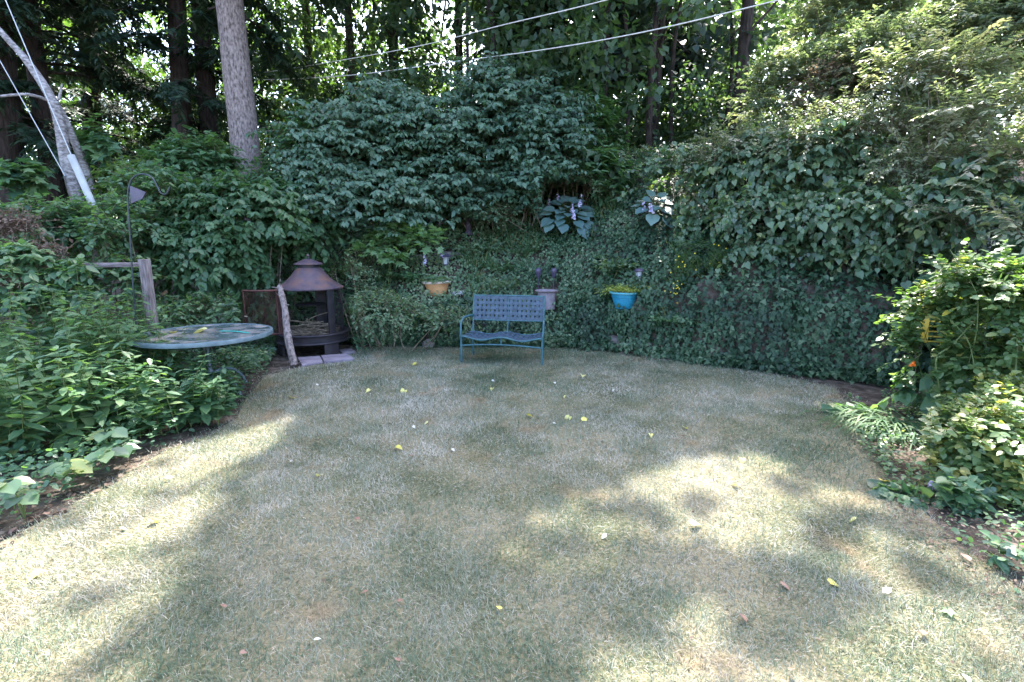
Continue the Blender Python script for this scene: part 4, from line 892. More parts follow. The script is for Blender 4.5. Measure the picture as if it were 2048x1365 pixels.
for ci, cx in enumerate(cols):
    off = [np.interp(y, rowy, [.005 * weave(ci, ri) for ri in range(6)]) for y in yy]
    strap([(cx, y, SZ + .012 + dip(cx) + o - .015 * sin(pi * y / D)) for y, o in zip(yy, off)], (hsx, 0, 0), bench)
for ri, ry in enumerate(rowy):
    off = [np.interp(x, cols, [-.005 * weave(ci, ri) for ci in range(16)]) for x in xr]
    strap([(x * .97, ry, SZ + .012 + dip(x) + o - .015 * sin(pi * ry / D)) for x, o in zip(xr, off)], (0, .025, 0), bench)

# ------------------------------------------------------------------ fire pit
fc = G(630, 702); fp = empty('outdoor_fireplace', tuple(fc)); tag(fp, 'rusty round outdoor fireplace with conical roof and open screen door', 'fireplace')
bm = bmesh.new(); lathe(bm, [(.52, 1.075), (.525, 1.06), (.515, 1.045), (.50, 1.075), (.40, 1.13), (.30, 1.22), (.225, 1.32), (.19, 1.375), (.185, 1.385), (.19, 1.39), (.235, 1.325), (.31, 1.23), (.405, 1.145), (.52, 1.075)], 56); bm_obj('roof', bm, M['rust_roof'], fp)
bm = bmesh.new(); lathe(bm, [(.17, 1.37), (.17, 1.455), (.163, 1.455), (.163, 1.37), (.17, 1.37)], 40); bm_obj('chimney_collar', bm, M['rust_dark'], fp)
bm = bmesh.new(); lathe(bm, [(.0, 1.53), (.06, 1.525), (.15, 1.485), (.225, 1.452), (.228, 1.44), (.22, 1.438), (.14, 1.46), (0, 1.48)], 40); cap = bm_obj('chimney_cap', bm, M['rust_roof'], fp)
bm = bmesh.new(); lathe(bm, [(0, 1.61), (.012, 1.605), (.02, 1.59), (.022, 1.575), (.012, 1.56), (.008, 1.545), (.02, 1.535), (.0, 1.52)], 14); bm_obj('finial', bm, M['rust_roof'], cap)
bm = bmesh.new(); lathe(bm, [(.50, .35), (.585, .352), (.595, .34), (.59, .325), (.565, .315), (.56, .27), (.56, .24), (.585, .225), (.59, .205), (.575, .19), (.53, .185), (.50, .20), (.50, .35)], 60); bm_obj('base_ring', bm, M['rust_dark'], fp)
bm = bmesh.new(); lathe(bm, [(0, .25), (.30, .245), (.505, .30), (.505, .28), (.3, .225), (0, .23)], 48); bm_obj('fire_bowl', bm, M['rust'], fp)
def curved_panel(a0, a1, r, z0, z1, th, n=8):
    bm = bmesh.new(); rows_ = []
    for i in range(n + 1):
        a_ = a0 + (a1 - a0) * i / n; rows_.append([bm.verts.new((rr * cos(a_), rr * sin(a_), z)) for rr, z in ((r, z0), (r, z1), (r - th, z1), (r - th, z0))])
    for u, v in zip(rows_, rows_[1:]):
        for j in range(4): bm.faces.new((u[j], u[(j + 1) % 4], v[(j + 1) % 4], v[j]))
    bm.faces.new(rows_[0]); bm.faces.new(rows_[-1]); return bm
for deg in (-32, 92, 205): bm_obj('post', curved_panel(R(deg - (7 if deg != 92 else 11)), R(deg + (7 if deg != 92 else 11)), .50 if deg != 92 else .49, .34, 1.07, .025), M['rust_dark'] if deg != 205 else M['rust_red'], fp)
for deg in (-40, 100, 220):
    bm = curved_panel(R(deg - 13), R(deg + 13), .56, 0, .2, .04); bm_obj('leg', bm, M['rust_dark'], fp)
bm = bmesh.new(); lathe(bm, [(0, .80), (.24, .80), (.25, .795), (.24, .785), (0, .785)], 40); bm_obj('cooking_plate', bm, M['rust_dark'], fp)
# screens round the back as fine wire mesh, joined
def screen(name, f, nu, nv, r, mat, parent):
    a = Acc()
    us = np.linspace(0, 1, nu); vs_ = np.linspace(0, 1, nv); tq = np.linspace(0, 1, 7)
    A = np.array([[f(u, t) for t in tq] for u in us]); B = np.array([[f(t, v) for t in tq] for v in vs_])
    a.tubes(A, np.full(A.shape[:2], r), 3); a.tubes(B, np.full(B.shape[:2], r), 3)
    o = link(name, a.mesh(name), mat, parent); o['kind'] = 'stuff'; return o
screen('wire_screen', lambda u, v: (.49 * cos(R(-25 + 112 * u)), .49 * sin(R(-25 + 112 * u)), .35 + .70 * v), 60, 22, .0012, M['rust_dark'], fp)
screen('wire_screen', lambda u, v: (.49 * cos(R(100 + 98 * u)), .49 * sin(R(100 + 98 * u)), .35 + .70 * v), 52, 22, .0012, M['rust_dark'], fp)
# open door, hinged at the left post, gently curved
hg = np.array([-.33, -.36]); dw = .56; dr_ = np.array([cos(R(176)), sin(R(186))])
def doorpt(u, v): 
    p2 = hg + dr_ * dw * u; return (p2[0], p2[1] - .10 * sin(pi * u), .36 + .69 * v)
door = empty('door', (0, 0, 0)); bpy.data.objects.remove(door)
bm = bmesh.new()
for pts in ([doorpt(u, 0) for u in np.linspace(0, 1, 9)], [doorpt(u, 1) for u in np.linspace(0, 1, 9)], [doorpt(0, 0), doorpt(0, 1)], [doorpt(1, 0), doorpt(1, 1)], [doorpt(.10, 0), doorpt(.10, 1)]): pipe(bm, pts, .016, 4)
door = bm_obj('door', bm, M['rust_red'], fp, smooth=False)
screen('wire_mesh', doorpt, 34, 40, .0016, M['rust_red'], door)
bm = bmesh.new(); pp_ = doorpt(.97, .42); pipe(bm, [(pp_[0], pp_[1], pp_[2]), (pp_[0], pp_[1] - .05, pp_[2]), (pp_[0] + .05, pp_[1] - .055, pp_[2])], .008, 8); bm_obj('handle', bm, M['pot_rim'], door)
# twigs inside
a = Acc(); n = 260; th = rng.random(n) * pi * 2; r_ = .4 * rng.random(n) ** .5; c0 = np.c_[r_ * np.cos(th), r_ * np.sin(th), .30 + .22 * (1 - r_ / .45) * rng.random(n) + .02]
ang_ = rng.normal(0, .7, n); d = np.c_[np.cos(ang_), np.sin(ang_) * .8, rng.normal(0, .22, n)]; L = rng.uniform(.08, .3, n)[:, None]
A_ = np.stack([c0 - d * L / 2, c0 + rng.normal(0, .01, (n, 3)), c0 + d * L / 2], 1); A_[..., 2] = A_[..., 2].clip(.27, .60); rr_ = np.hypot(A_[..., 0], A_[..., 1]); A_[..., :2] *= np.minimum(1, .44 / rr_)[..., None]
a.tubes(A_, np.repeat(rng.uniform(.0025, .008, (n, 1)), 3, 1), 4)
o = a.mesh('twigs'); o = link('twig_pile', o, M['twig']); o.location = Vector(fc); tag(o, 'heap of thin grey twigs inside the fireplace', 'kindling', kind='stuff')
for i, (x0, z0, x1, z1, y0, r_, lb) in enumerate(((-.38, .42, .18, .50, -.12, .013, 'long grey stick lying across the twig heap in the fireplace'), (-.20, .45, .33, .66, .0, .011, 'stick poking up to the right out of the twig heap'), (-.40, .52, .22, .44, -.02, .015, 'thicker branch behind the front sticks in the fireplace'), (.02, .40, .38, .36, -.2, .016, 'short thick stick at the right of the twig heap'), (-.02, .58, .05, .34, -.22, .007, 'thin twig standing upright at the front of the heap'))):
    aa = Acc(); p0 = np.array([x0, y0, z0]); p1 = np.array([x1, y0 + .12, z1]); tube(aa, [p0, (p0 + p1) / 2 + rng.normal(0, .015, 3), p1], r_, r_ * .6, 7, seg=8, wob=.003)
    o = link('stick', aa.mesh('stick', True), M['twig']); o.location = Vector(fc); tag(o, lb, 'stick', 'larger sticks in the fireplace')
# leaning dead branch
aa = Acc(); b0 = G(589, 732); b1 = P(559, 572, 7.72); root = empty('dead_branch', tuple(b0)); tag(root, 'rough dead branch leaning against the fireplace door', 'branch')
rs = [.058, .052, .055, .050, .052, .046, .050, .036]
cp = trunk_mesh(aa, [b0, b0 * .66 + b1 * .34 + [-.02, 0, 0], b0 * .3 + b1 * .7 + [.015, 0, 0], b1], rs, 12, 40, .05); aa.obj('trunk', M['bark_pine'], root, smooth=True)
for t, dx, dz, l_ in ((.97, -.8, .25, .14), (1, .35, .9, .12), (.72, .9, .05, .10), (.42, 1, -.25, .09), (.80, -.6, .8, .12), (.25, .8, .5, .06), (.55, -1, .3, .06), (.90, .7, .8, .09), (.02, 1, .5, .13), (.03, -.9, .3, .1)):
    s = cp[int(t * 39)]; aa = Acc(); e_ = s + np.array([dx, -.3, dz]) * l_; tube(aa, [s, (s + e_) / 2 + [0, 0, .01], e_], .016, .004, 6, seg=5); aa.obj('stub', M['bark_pine'], root)
# slabs
def slab(pts, th, name, label, mat, cat, group=None, z=.0):
    bm = bmesh.new(); c = np.mean([G(*p) for p in pts], 0)
    v0 = [bm.verts.new((*(G(*p) - c)[:2], z)) for p in pts]; v1 = [bm.verts.new((*(G(*p) - c)[:2] * .985, z + th)) for p in pts]
    bm.faces.new(v0); bm.faces.new(v1)
    for i in range(len(pts)): j = (i + 1) % len(pts); bm.faces.new((v0[i], v0[j], v1[j], v1[i]))
    o = bm_obj(name, bm, mat, smooth=False, bevel=.006); o.location = (c[0], c[1], 0); tag(o, label, cat, group); return o
slab([(595, 719), (640, 716), (646, 727), (604, 735)], .035, 'slate_slab', 'left half of the purple-grey slate step before the fireplace', M['slate'], 'slab', 'slate slabs before the fireplace')
slab([(642, 716), (694, 712), (709, 722), (648, 728)], .042, 'slate_slab', 'right half of the purple-grey slate step before the fireplace', M['slate'], 'slab', 'slate slabs before the fireplace')
slab([(676, 703), (702, 700), (712, 707), (690, 712)], .03, 'slate_slab', 'small slate piece under the right foot of the fireplace', M['slate'], 'slab', 'slate slabs before the fireplace')
# rocks
def rock(c, r, label, sc=(1, .8, .7), seed=0):
    bm = bmesh.new(); bmesh.ops.create_icosphere(bm, subdivisions=3, radius=1); co = np.array([v.co[:] for v in bm.verts]); f = 1 + (fbm(co + seed * 3.3, 1.3, seed) - .5) * .9
    for v, k in zip(bm.verts, f): v.co = Vector((v.co.x * sc[0], v.co.y * sc[1], v.co.z * sc[2])) * r * float(k)
    o = bm_obj('rock', bm, M['rock']); o.location = Vector(c); tag(o, label, 'rock', 'rocks along the foot of the bank')
for i, (px, py, Y, r, l, sc) in enumerate(((858, 692, 8.05, .12, 'grey rock half hidden at the foot of the bank left of the bench', (1.2, .8, .7)), (1228, 686, 7.95, .13, 'pale grey rock in a hollow of the ivy right of the bench', (1.4, .8, .8)), (1292, 690, 7.8, .10, 'small rock just right of the pale one under the ivy', (1.5, .8, .6)), (905, 512, 9.3, .14, 'dark flat rock behind the glass solar lamp', (1.6, .8, .5)), (838, 520, 9.3, .16, 'mossy rock at left of the lilac flowers behind the tan pot', (1.5, .8, .6)), (1010, 676, 8.2, .12, 'reddish rock seen beneath the bench back', (1.8, .7, .6)), (770, 520, 9.2, .14, 'rough rock above the brush left of the tan pot', (1.5, .8, .6)))):
    rock(B(px, py, 7.0) + [0, 0, .02], r, l, sc, i)

# ------------------------------------------------------------------ round table
tc_ = G(430, 787); tcx = tc_[0] - .03; tcy = tc_[1]; tb_ = empty('patio_table', (tcx, tcy, 0)); tag(tb_, 'round glass-topped patio table with painted metal rim, half in the weeds', 'table')
mt, nt, out = mat_new('dirty_obscured_glass'); tcn = N(nt, 'ShaderNodeTexCoord'); no = N(nt, 'ShaderNodeTexNoise'); no.inputs['Scale'].default_value = 5; no.inputs['Detail'].default_value = 8; nt.links.new(tcn.outputs['Object'], no.inputs[0])
b = N(nt, 'ShaderNodeBsdfPrincipled'); nt.links.new(ramp(nt, no.outputs[0], [(.38, (.045, .075, .085)), (.52, (.10, .12, .13)), (.66, (.28, .24, .22))]), b.inputs['Base Color']); nt.links.new(ramp(nt, no.outputs[0], [(.4, (.14,) * 3), (.7, (.6,) * 3)]), b.inputs['Roughness'])
vo = N(nt, 'ShaderNodeTexVoronoi'); vo.inputs['Scale'].default_value = 90; nt.links.new(tcn.outputs['Object'], vo.inputs[0]); bp = N(nt, 'ShaderNodeBump'); bp.inputs['Strength'].default_value = .25; bp.inputs['Distance'].default_value = .004
nt.links.new(vo.outputs[0], bp.inputs['Height']); nt.links.new(bp.outputs[0], b.inputs['Normal']); nt.links.new(b.outputs[0], out.inputs[0])
TZ = .735; TR = .715
bm = bmesh.new(); lathe(bm, [(0, TZ), (TR - .02, TZ), (TR - .02, TZ - .008), (0, TZ - .008)], 72); bm_obj('glass_top', bm, mt, tb_)
bm = bmesh.new(); lathe(bm, [(TR - .025, TZ - .005), (TR - .022, TZ + .006), (TR, TZ + .006), (TR + .006, TZ - .005), (TR + .004, TZ - .04), (TR - .01, TZ - .045), (TR - .022, TZ - .04), (TR - .025, TZ - .005)], 96); bm_obj('rim', bm, M['table_paint'], tb_)
bm = bmesh.new(); lathe(bm, [(0, TZ - .012), (.10, TZ - .012), (.10, TZ - .02), (.03, TZ - .06), (.022, TZ - .08), (.022, .30), (.035, .28), (.035, .2), (0, .19)], 20); bm_obj('pole', bm, M['table_paint'], tb_)
for k_ in range(4):
    th = R(-22 - 90 * k_); c_, s_ = cos(th), sin(th)
    bm = bmesh.new(); pts = curve_pts([(.02, 0, .24), (.16, 0, .27), (.30, 0, .235), (.42, 0, .12), (.47, 0, .012)], 16); pipe(bm, [(p[0] * c_, p[0] * s_, p[2]) for p in pts], .019, 10); bm_obj('leg', bm, M['table_paint'], tb_)
for k_ in range(6):
    th = k_ * pi / 3; bm = bmesh.new(); box(bm, (cos(th) * TR * .5, sin(th) * TR * .5, TZ - .018), (TR * .9, .02, .014), Matrix.Rotation(th, 4, 'Z')); bm_obj('brace', bm, M['table_paint'], tb_, smooth=False)
def flat_leaf(c, s, tm, mat, rz, label, group=None, name='fallen_leaf', tilt=.15, curl=2.2, tint=.5, cat='leaf', width=1.):
    a = Acc(); a.leaves(np.zeros((1, 3)), np.array([[0, 1., 0]]), np.array([[0, 0, 1.]]), s, tm, width, np.array([tint]), curl)
    me = a.mesh(name, False); o = link(name, me, mat); o.location = Vector(c); o.rotation_euler = (rng.normal(0, tilt), rng.normal(0, tilt), rz); tag(o, label, cat, group); return o
flat_leaf((tcx - .02, tcy + .05, TZ + .03), .17, 'heart', M['fallen_yellow'], 1.9, 'big yellow curled leaf lying on the round table', tint=.9, tilt=.1)
flat_leaf((tcx - .36, tcy - .05, TZ + .02), .10, 'round', M['fallen_yellow'], .4, 'small pale yellow leaf on the left part of the round table', tint=.6, tilt=.05)
bm = bmesh.new(); pipe(bm, [(-.2, 0, 0), (0, .01, .004), (.22, -.02, 0)], .007, 8); o = bm_obj('plant_stake', bm, M['green_stick']); o.location = (tcx + .33, tcy + .02, TZ + .012); o.rotation_euler.z = -.25; tag(o, 'thin teal plastic stake lying on the round table', 'stake')
a = Acc(); n = 420; th = rng.random(n) * 2 * pi; r_ = TR * .86 * rng.random(n) ** .5; x = r_ * np.cos(th); y = r_ * np.sin(th); k = (x < .35) & (fbm(np.c_[x, y], 4, 6) > .42); x, y = x[k], y[k]
a.leaves(np.c_[tcx + x, tcy + y, np.full(len(x), TZ + .008)], rng.normal(0, 1, (len(x), 3)) * [1, 1, .1], np.tile([0, 0, 1.], (len(x), 1)) + rng.normal(0, .2, (len(x), 3)), rng.uniform(.01, .035, len(x)), 'dia', 1)
tag(a.obj('plant_debris', M['seed'], kind='stuff'), 'dry bits of plant debris scattered on the round table', 'debris')

# ------------------------------------------------------------------ hook, fence, guy wires, cables
Yh = 5.7; q0 = P(270, 610, Yh); q0z = 0.0; hk = empty('shepherd_hook', (P(272, 700, Yh)[0] , Yh, 0)); tag(hk, 'tall dark metal shepherd hook standing in the weeds by the fence', 'garden hook')
def hp(px, py): p = P(px, py, Yh); return (p[0] - hk.location.x, 0, p[2])
tubeobj('pole', [(0, 0, 0), hp(268, 600), hp(262, 500), hp(257, 420), hp(256, 385), hp(262, 362), hp(274, 351), hp(290, 349), hp(305, 357), hp(315, 374), hp(322, 387), hp(333, 388), hp(340, 374)], .0085, M['hook'], hk, 60)
bm = bmesh.new(); v0 = [hp(261, 372), hp(293, 385), hp(286, 398), hp(263, 408)]
f0 = [bm.verts.new((x, -.012, z)) for x, y, z in v0]; f1 = [bm.verts.new((x, .0, z)) for x, y, z in v0]; bm.faces.new(f0); bm.faces.new(f1)
for i in range(4): bm.faces.new((f0[i], f0[(i + 1) % 4], f1[(i + 1) % 4], f1[i]))
bm_obj('plate', bm, M['black_plastic'], hk, smooth=False)
fe = empty('fence', (P(290, 600, 6.4)[0], 6.4, 0)); tag(fe, 'weathered grey wooden post and rail fence behind the weeds', 'fence')
pt = P(288, 519, 6.4); pb = P(298, 612, 6.4)
def fence_box(name, p0, p1, wy, w, mat):
    p0 = np.array(p0); p1 = np.array(p1); bm = bmesh.new(); L = float(np.linalg.norm(p1 - p0)); m = Vector((p1 - p0)).to_track_quat('Z', 'Y').to_matrix().to_4x4(); nseg = 8
    bmesh.ops.create_cube(bm, size=1, matrix=Matrix.Diagonal((w, wy, L, 1)))
    bmesh.ops.subdivide_edges(bm, edges=[e for e in bm.edges if abs((e.verts[0].co - e.verts[1].co).z) > L * .5], cuts=nseg)
    for v in bm.verts: v.co.x += rng.normal(0, w * .03); v.co.y += rng.normal(0, wy * .03)
    o = bm_obj(name, bm, mat, None, smooth=False, bevel=.004); o.matrix_basis = Matrix.Translation(Vector((p0 + p1) / 2 - np.array(fe.location))) @ m; o.parent = fe; return o
fence_box('post', (pb[0] + .02, 6.4, 0), (pt[0], 6.4, pt[2]), .09, .105, M['wood_grey'])
fence_box('rail', P(-120, 532, 6.0), (pt[0] - .04, 6.42, P(288, 530, 6.42)[2]), .05, .14, M['wood_grey'])
Yg = 7.6; gw = empty('guy_wire', tuple(P(200, 440, Yg))); tag(gw, 'steel guy wire with leaning grey plastic guard below it', 'cable')
def rel(root, p): return tuple(np.array(p) - np.array(root.location))
tubeobj('wire', [rel(gw, P(197, 440, Yg)), rel(gw, P(11, 0, Yg)), rel(gw, P(-160, -400, Yg))], .0062, M['wire'], gw, k=6)
bm = bmesh.new(); A0, A1 = Vector(rel(gw, P(142, 311, Yg - .03))), Vector(rel(gw, P(196, 434, Yg - .03))); pipe(bm, [A0, A0 * .5 + A1 * .5, A1], .047, 16, False); pipe(bm, [A0, A0 * .5 + A1 * .5, A1], .040, 16, False); bm_obj('guard', bm, M['pvc'], gw)
tubeobj('band', [A0 * .12 + A1 * .88, A0 * .105 + A1 * .895], .05, M['hook'], gw, k=16)
gw2 = empty('guy_wire', tuple(P(130, 352, Yg + .6))); tag(gw2, 'bare second guy wire at the left, passing behind the birch', 'cable')
tubeobj('wire', [(0, 0, 0), rel(gw2, P(0, 122, Yg + .6)), rel(gw2, P(-160, -160, Yg + .6))], .006, M['wire'], gw2, k=6)
aa = Acc(); tube(aa, [P(1850, -75, 6.3), P(1560, 0, 7.6), P(1300, 62, 8.8), P(1100, 98, 10), P(900, 125, 11.3), P(700, 151, 12.6), P(520, 160, 14), P(330, 158, 16)], .0095, .0095, 6, seg=60); tag(aa.obj('overhead_cable', M['cable'], smooth=True), 'lower pale overhead cable crossing in front of the trees', 'cable')
aa = Acc(); tube(aa, [P(1600, -110, 6.5), P(1215, 0, 8), P(1000, 52, 9.4), P(850, 90, 10.8), P(700, 118, 12.2), P(530, 145, 14), P(330, 168, 16.5)], .008, .008, 6, seg=60); tag(aa.obj('overhead_cable', M['cable'], smooth=True), 'upper thinner overhead cable crossing in front of the trees', 'cable')

# ------------------------------------------------------------------ pots, lamps
def pot(px, py_bot, Y0, prof, mat, rim_mat, label, rimprof, name='flower_pot', tilt=0):
    c = B(px, py_bot); root = empty(name, tuple(c)); tag(root, label, 'pot'); root.scale = (c[1] / Y0,) * 3; root.rotation_euler = (0, tilt, 0)
    bm = bmesh.new(); lathe(bm, prof, 44); bm_obj('body', bm, mat, root)
    bm = bmesh.new(); lathe(bm, rimprof, 44); bm_obj('rim', bm, rim_mat, root)
    r_, z_ = rimprof[0][0] - .012, rimprof[0][1] - .02
    bm = bmesh.new(); lathe(bm, [(0, z_ + .01), (r_ * .6, z_ + .008), (r_, z_)], 30); bm_obj('soil', bm, M['soil_pot'], root); return c, root
k9 = 8.55 / F
c1, pot1 = pot(875, 592, 8.55, [(.0, 0), (.135, 0), (.15, .02), (.185, .14), (.19, .165), (.197, .168), (.2, .18), (.21, .22), (.198, .22), (.19, .18), (.13, .02), (0, .02)], M['terracotta'], M['pot_rim'], 'tan terracotta-coloured plastic pot with a whitened rim, left of the bench', [(.205, .225), (.215, .215), (.236, .217), (.243, .235), (.238, .25), (.222, .255), (.208, .245), (.205, .225)], tilt=R(-2))
c2, pot2 = pot(1248, 617, 8.35, [(.0, 0), (.145, 0), (.16, .02), (.195, .155), (.197, .18), (.207, .183), (.212, .2), (.218, .255), (.206, .255), (.198, .2), (.14, .02), (0, .02)], M['blue_pot'], M['blue_rim'], 'turquoise blue plastic pot on the ivy bank right of the bench', [(.21, .255), (.222, .248), (.25, .25), (.256, .262), (.25, .275), (.226, .28), (.212, .272), (.21, .255)])
c3, pot3 = pot(1093, 618, 8.75, [(0, 0), (.15, 0), (.155, .05), (.16, .30), (.15, .31), (.13, .3), (0, .28)], M['grey_pot'], M['grey_pot'], 'grey cylindrical pot with a wide lip behind the right end of the bench', [(.155, .30), (.17, .295), (.20, .31), (.205, .325), (.195, .33), (.165, .325), (.155, .30)])
def tuft(label, c, n, r, h, mat, tm='needle', size=(.06, .14), w=.8, cat='plant', name='potted_plant', M_=9, droop=.3, group=None):
    root = empty(name, tuple(c)); tag(root, label, cat, group); th = rng.random(n) * 2 * pi; rr = r * rng.random(n) ** .5
    st = np.c_[c[0] + rr * np.cos(th) * .5, c[1] + rr * np.sin(th) * .5, np.full(n, c[2])]; d = np.c_[np.cos(th) * rr, np.sin(th) * rr, np.full(n, h * .9)] + rng.normal(0, h * .15, (n, 3))
    a = Acc(); sa = Acc(); sprays(a, st, d, np.linalg.norm(d, axis=1) * rng.uniform(.6, 1.15, n), M_, rng.uniform(*size), tm, droop, .1, w, .9, (sa, .002), None, None, True, .35)
    a.obj('foliage', mat, root, 'stuff'); sa.obj('stems', M['stem_green'], root, 'stuff'); return root
tuft('thin green seedlings growing in the tan pot', c1 + [0, 0, .23], 60, .26, .17, M['cover'], 'oval', (.035, .05), 1)
tuft('yellow-green bushy goldenrod growing behind and over the turquoise pot', c2 + [0, 0, .25], 90, .34, .22, M['goldenrod'], 'needle', (.04, .05), 2)
tuft('yellow-green feathery goldenrod left of the turquoise pot', B(1200, 585), 90, .30, .16, M['goldenrod'], 'needle', (.04, .05), 2)
tuft('yellow-green feathery goldenrod right of the small lantern', B(1298, 580), 50, .2, .16, M['goldenrod'], 'needle', (.04, .05), 2)
tuft('trailing pale dry stems spilling from the grey pot', c3 + [0, -.1, .3], 14, .2, .08, M['seed'], 'needle', (.03, .05), 1, droop=1.6)
tuft('silvery variegated leaves beside the tan pot', B(925, 590), 40, .22, .10, M['petal_white'], 'oval', (.03, .045), 1.1)
tuft('pale green lacy fern at the foot of the bank left of the bench', B(897, 662), 26, .24, .16, M['fern'], 'lance', (.05, .07), 1, name='fern', M_=13)
tuft('arching green fern on the bank right of the fireplace', B(722, 625), 30, .32, .22, M['fern'], 'lance', (.06, .08), 1, name='fern', M_=13)
tuft('second arching fern higher up right of the fireplace', B(745, 590), 22, .26, .2, M['fern'], 'lance', (.06, .08), 1, name='fern', M_=13)
tuft('blue-green fine-leaved tuft on the bank above the grey pot', B(1000, 545), 60, .3, .3, M['feather'], 'needle', (.05, .07), 1)
tuft('upright wispy green plant behind the bench back', B(1010, 580), 60, .3, .34, M['cover'], 'needle', (.06, .08), 1)
tuft('fluffy light green bank plant above the twin torch lamps', B(1030, 470), 60, .34, .28, M['feather'], 'needle', (.06, .08), 1)
tuft('soft green mound left of the turquoise pot foot', B(1150, 618), 90, .34, .14, M['cover'], 'oval', (.035, .045), 1)
tuft('blue-green lobed plant at the left foot of the fireplace', G(563, 712) + [0, 0, .0], 26, .14, .24, M['hosta'], 'round', (.07, .09), 1, M_=4)
for i, (px, py, n, rr, hh, mat, tm, l) in enumerate(((690, 560, 50, .3, .3, 'cover', 'oval', 'grey-green leafy mound right behind the fireplace roof'), (820, 560, 60, .35, .2, 'shrub', 'oval', 'mid green leafy mound left of the tan pot'), (950, 505, 60, .35, .22, 'cover', 'oval', 'pale green mound below the dark figurine'), (1050, 510, 60, .35, .25, 'feather', 'needle', 'wispy green mound above the twin torch lamps'), (1180, 520, 60, .35, .2, 'blade', 'needle', 'grassy tuft below the large hosta'),
        (1230, 545, 50, .3, .22, 'cover', 'oval', 'grey-green leafy mound behind the turquoise pot'), (1400, 500, 60, .4, .25, 'feather', 'needle', 'feathery green mound under the hanging vine'), (1340, 640, 50, .35, .12, 'shrub', 'oval', 'light green leafy patch in the ivy right of the turquoise pot'), (1120, 640, 60, .3, .16, 'cover', 'oval', 'pale lacy mound right beside the bench'), (830, 640, 60, .3, .18, 'weed', 'oval', 'green leafy mound left of the fern at the bank foot'),
        (640, 470, 50, .35, .35, 'shrub', 'oval', 'leafy clump on the bank above the fireplace cap'), (985, 450, 50, .3, .35, 'weed', 'oval', 'leafy green clump left of the large hosta'))):
    tuft(l, B(px, py), n, rr * 1.3, hh * 1.4, M[mat], tm, (.05, .075) if tm == 'oval' else (.06, .08), 1.)
# solar torch lamps
for px, l in ((1076, 'left of the pair of dark tulip-shaped solar lamps'), (1107, 'right of the pair of dark tulip-shaped solar lamps')):
    c = B(px, 585); c[2] = P(px, 556, c[1])[2]; gz = float(H(c[0], c[1])); root = empty('solar_lamp', (c[0], c[1], gz)); tag(root, l, 'garden lamp', 'twin solar lamps behind the bench')
    z = c[2] - gz; bm = bmesh.new(); lathe(bm, [(0, z), (.02, z), (.028, z + .02), (.05, z + .07), (.058, z + .12), (.055, z + .15), (.05, z + .155), (.052, z + .10), (.0, z + .09)], 20); bm_obj('shade', bm, M['black_plastic'], root)
    bm = bmesh.new(); lathe(bm, [(0, z + .152), (.048, z + .150), (.048, z + .162), (.03, z + .175), (0, z + .18)], 20); bm_obj('cap', bm, M['black_plastic'], root)
    bm = bmesh.new(); pipe(bm, [(0, 0, -.1), (0, 0, z + .01)], .009, 8); bm_obj('stake', bm, M['black_plastic'], root)
def lantern(px, py, Y, s, label):
    c = B(px, py + 22); c[2] = P(px, py, c[1])[2]; gz = min(float(H(c[0], c[1])), c[2] - .1); root = empty('solar_lantern', (c[0], c[1], gz)); tag(root, label, 'garden lamp'); z = c[2] - gz
    bm = bmesh.new(); lathe(bm, [(0, z), (.035 * s, z), (.038 * s, z + .01 * s), (.03 * s, z + .015 * s), (0, z + .015 * s)], 18); bm_obj('base', bm, M['black_plastic'], root)
    bm = bmesh.new(); lathe(bm, [(.032 * s, z + .015 * s), (.045 * s, z + .105 * s), (.04 * s, z + .105 * s), (.028 * s, z + .015 * s)], 18); bm_obj('lens', bm, M['lamp_glass'], root)
    for k_ in range(4):
        th = pi / 4 + k_ * pi / 2; bm = bmesh.new(); pipe(bm, [(.036 * s * cos(th), .036 * s * sin(th), z + .01 * s), (.05 * s * cos(th), .05 * s * sin(th), z + .108 * s)], .004 * s, 5); bm_obj('strut', bm, M['black_plastic'], root)
    bm = bmesh.new(); lathe(bm, [(0, z + .105 * s), (.07 * s, z + .105 * s), (.072 * s, z + .115 * s), (.04 * s, z + .145 * s), (0, z + .15 * s)], 18); bm_obj('cap', bm, M['black_plastic'], root)
    bm = bmesh.new(); pipe(bm, [(0, 0, -.1), (0, 0, z + .005)], .008, 8); bm_obj('stake', bm, M['hook'], root)
lantern(892, 531, 8.9, 1.5, 'clear-lens solar lantern on a stake above the tan pot')
lantern(1276, 559, 8.5, 1.25, 'small solar lantern above the turquoise pot')
# small dark statue
c = B(937, 476) + np.array([0, -.05, .06]); root = empty('statue', tuple(c)); tag(root, 'small dark purple-grey garden figurine half hidden in the bank plants', 'statue')
bm = bmesh.new(); lathe(bm, [(0, 0), (.09, .0), (.10, .03), (.07, .06), (.05, .12), (.065, .19), (.05, .24), (.03, .26), (0, .27)], 16); bm_obj('body', bm, M['cast'], root)
bm = bmesh.new(); lathe(bm, [(0, .25), (.035, .26), (.05, .29), (.10, .30), (.095, .315), (.05, .335), (.045, .36), (0, .375)], 16); bm_obj('head', bm, M['cast'], root)
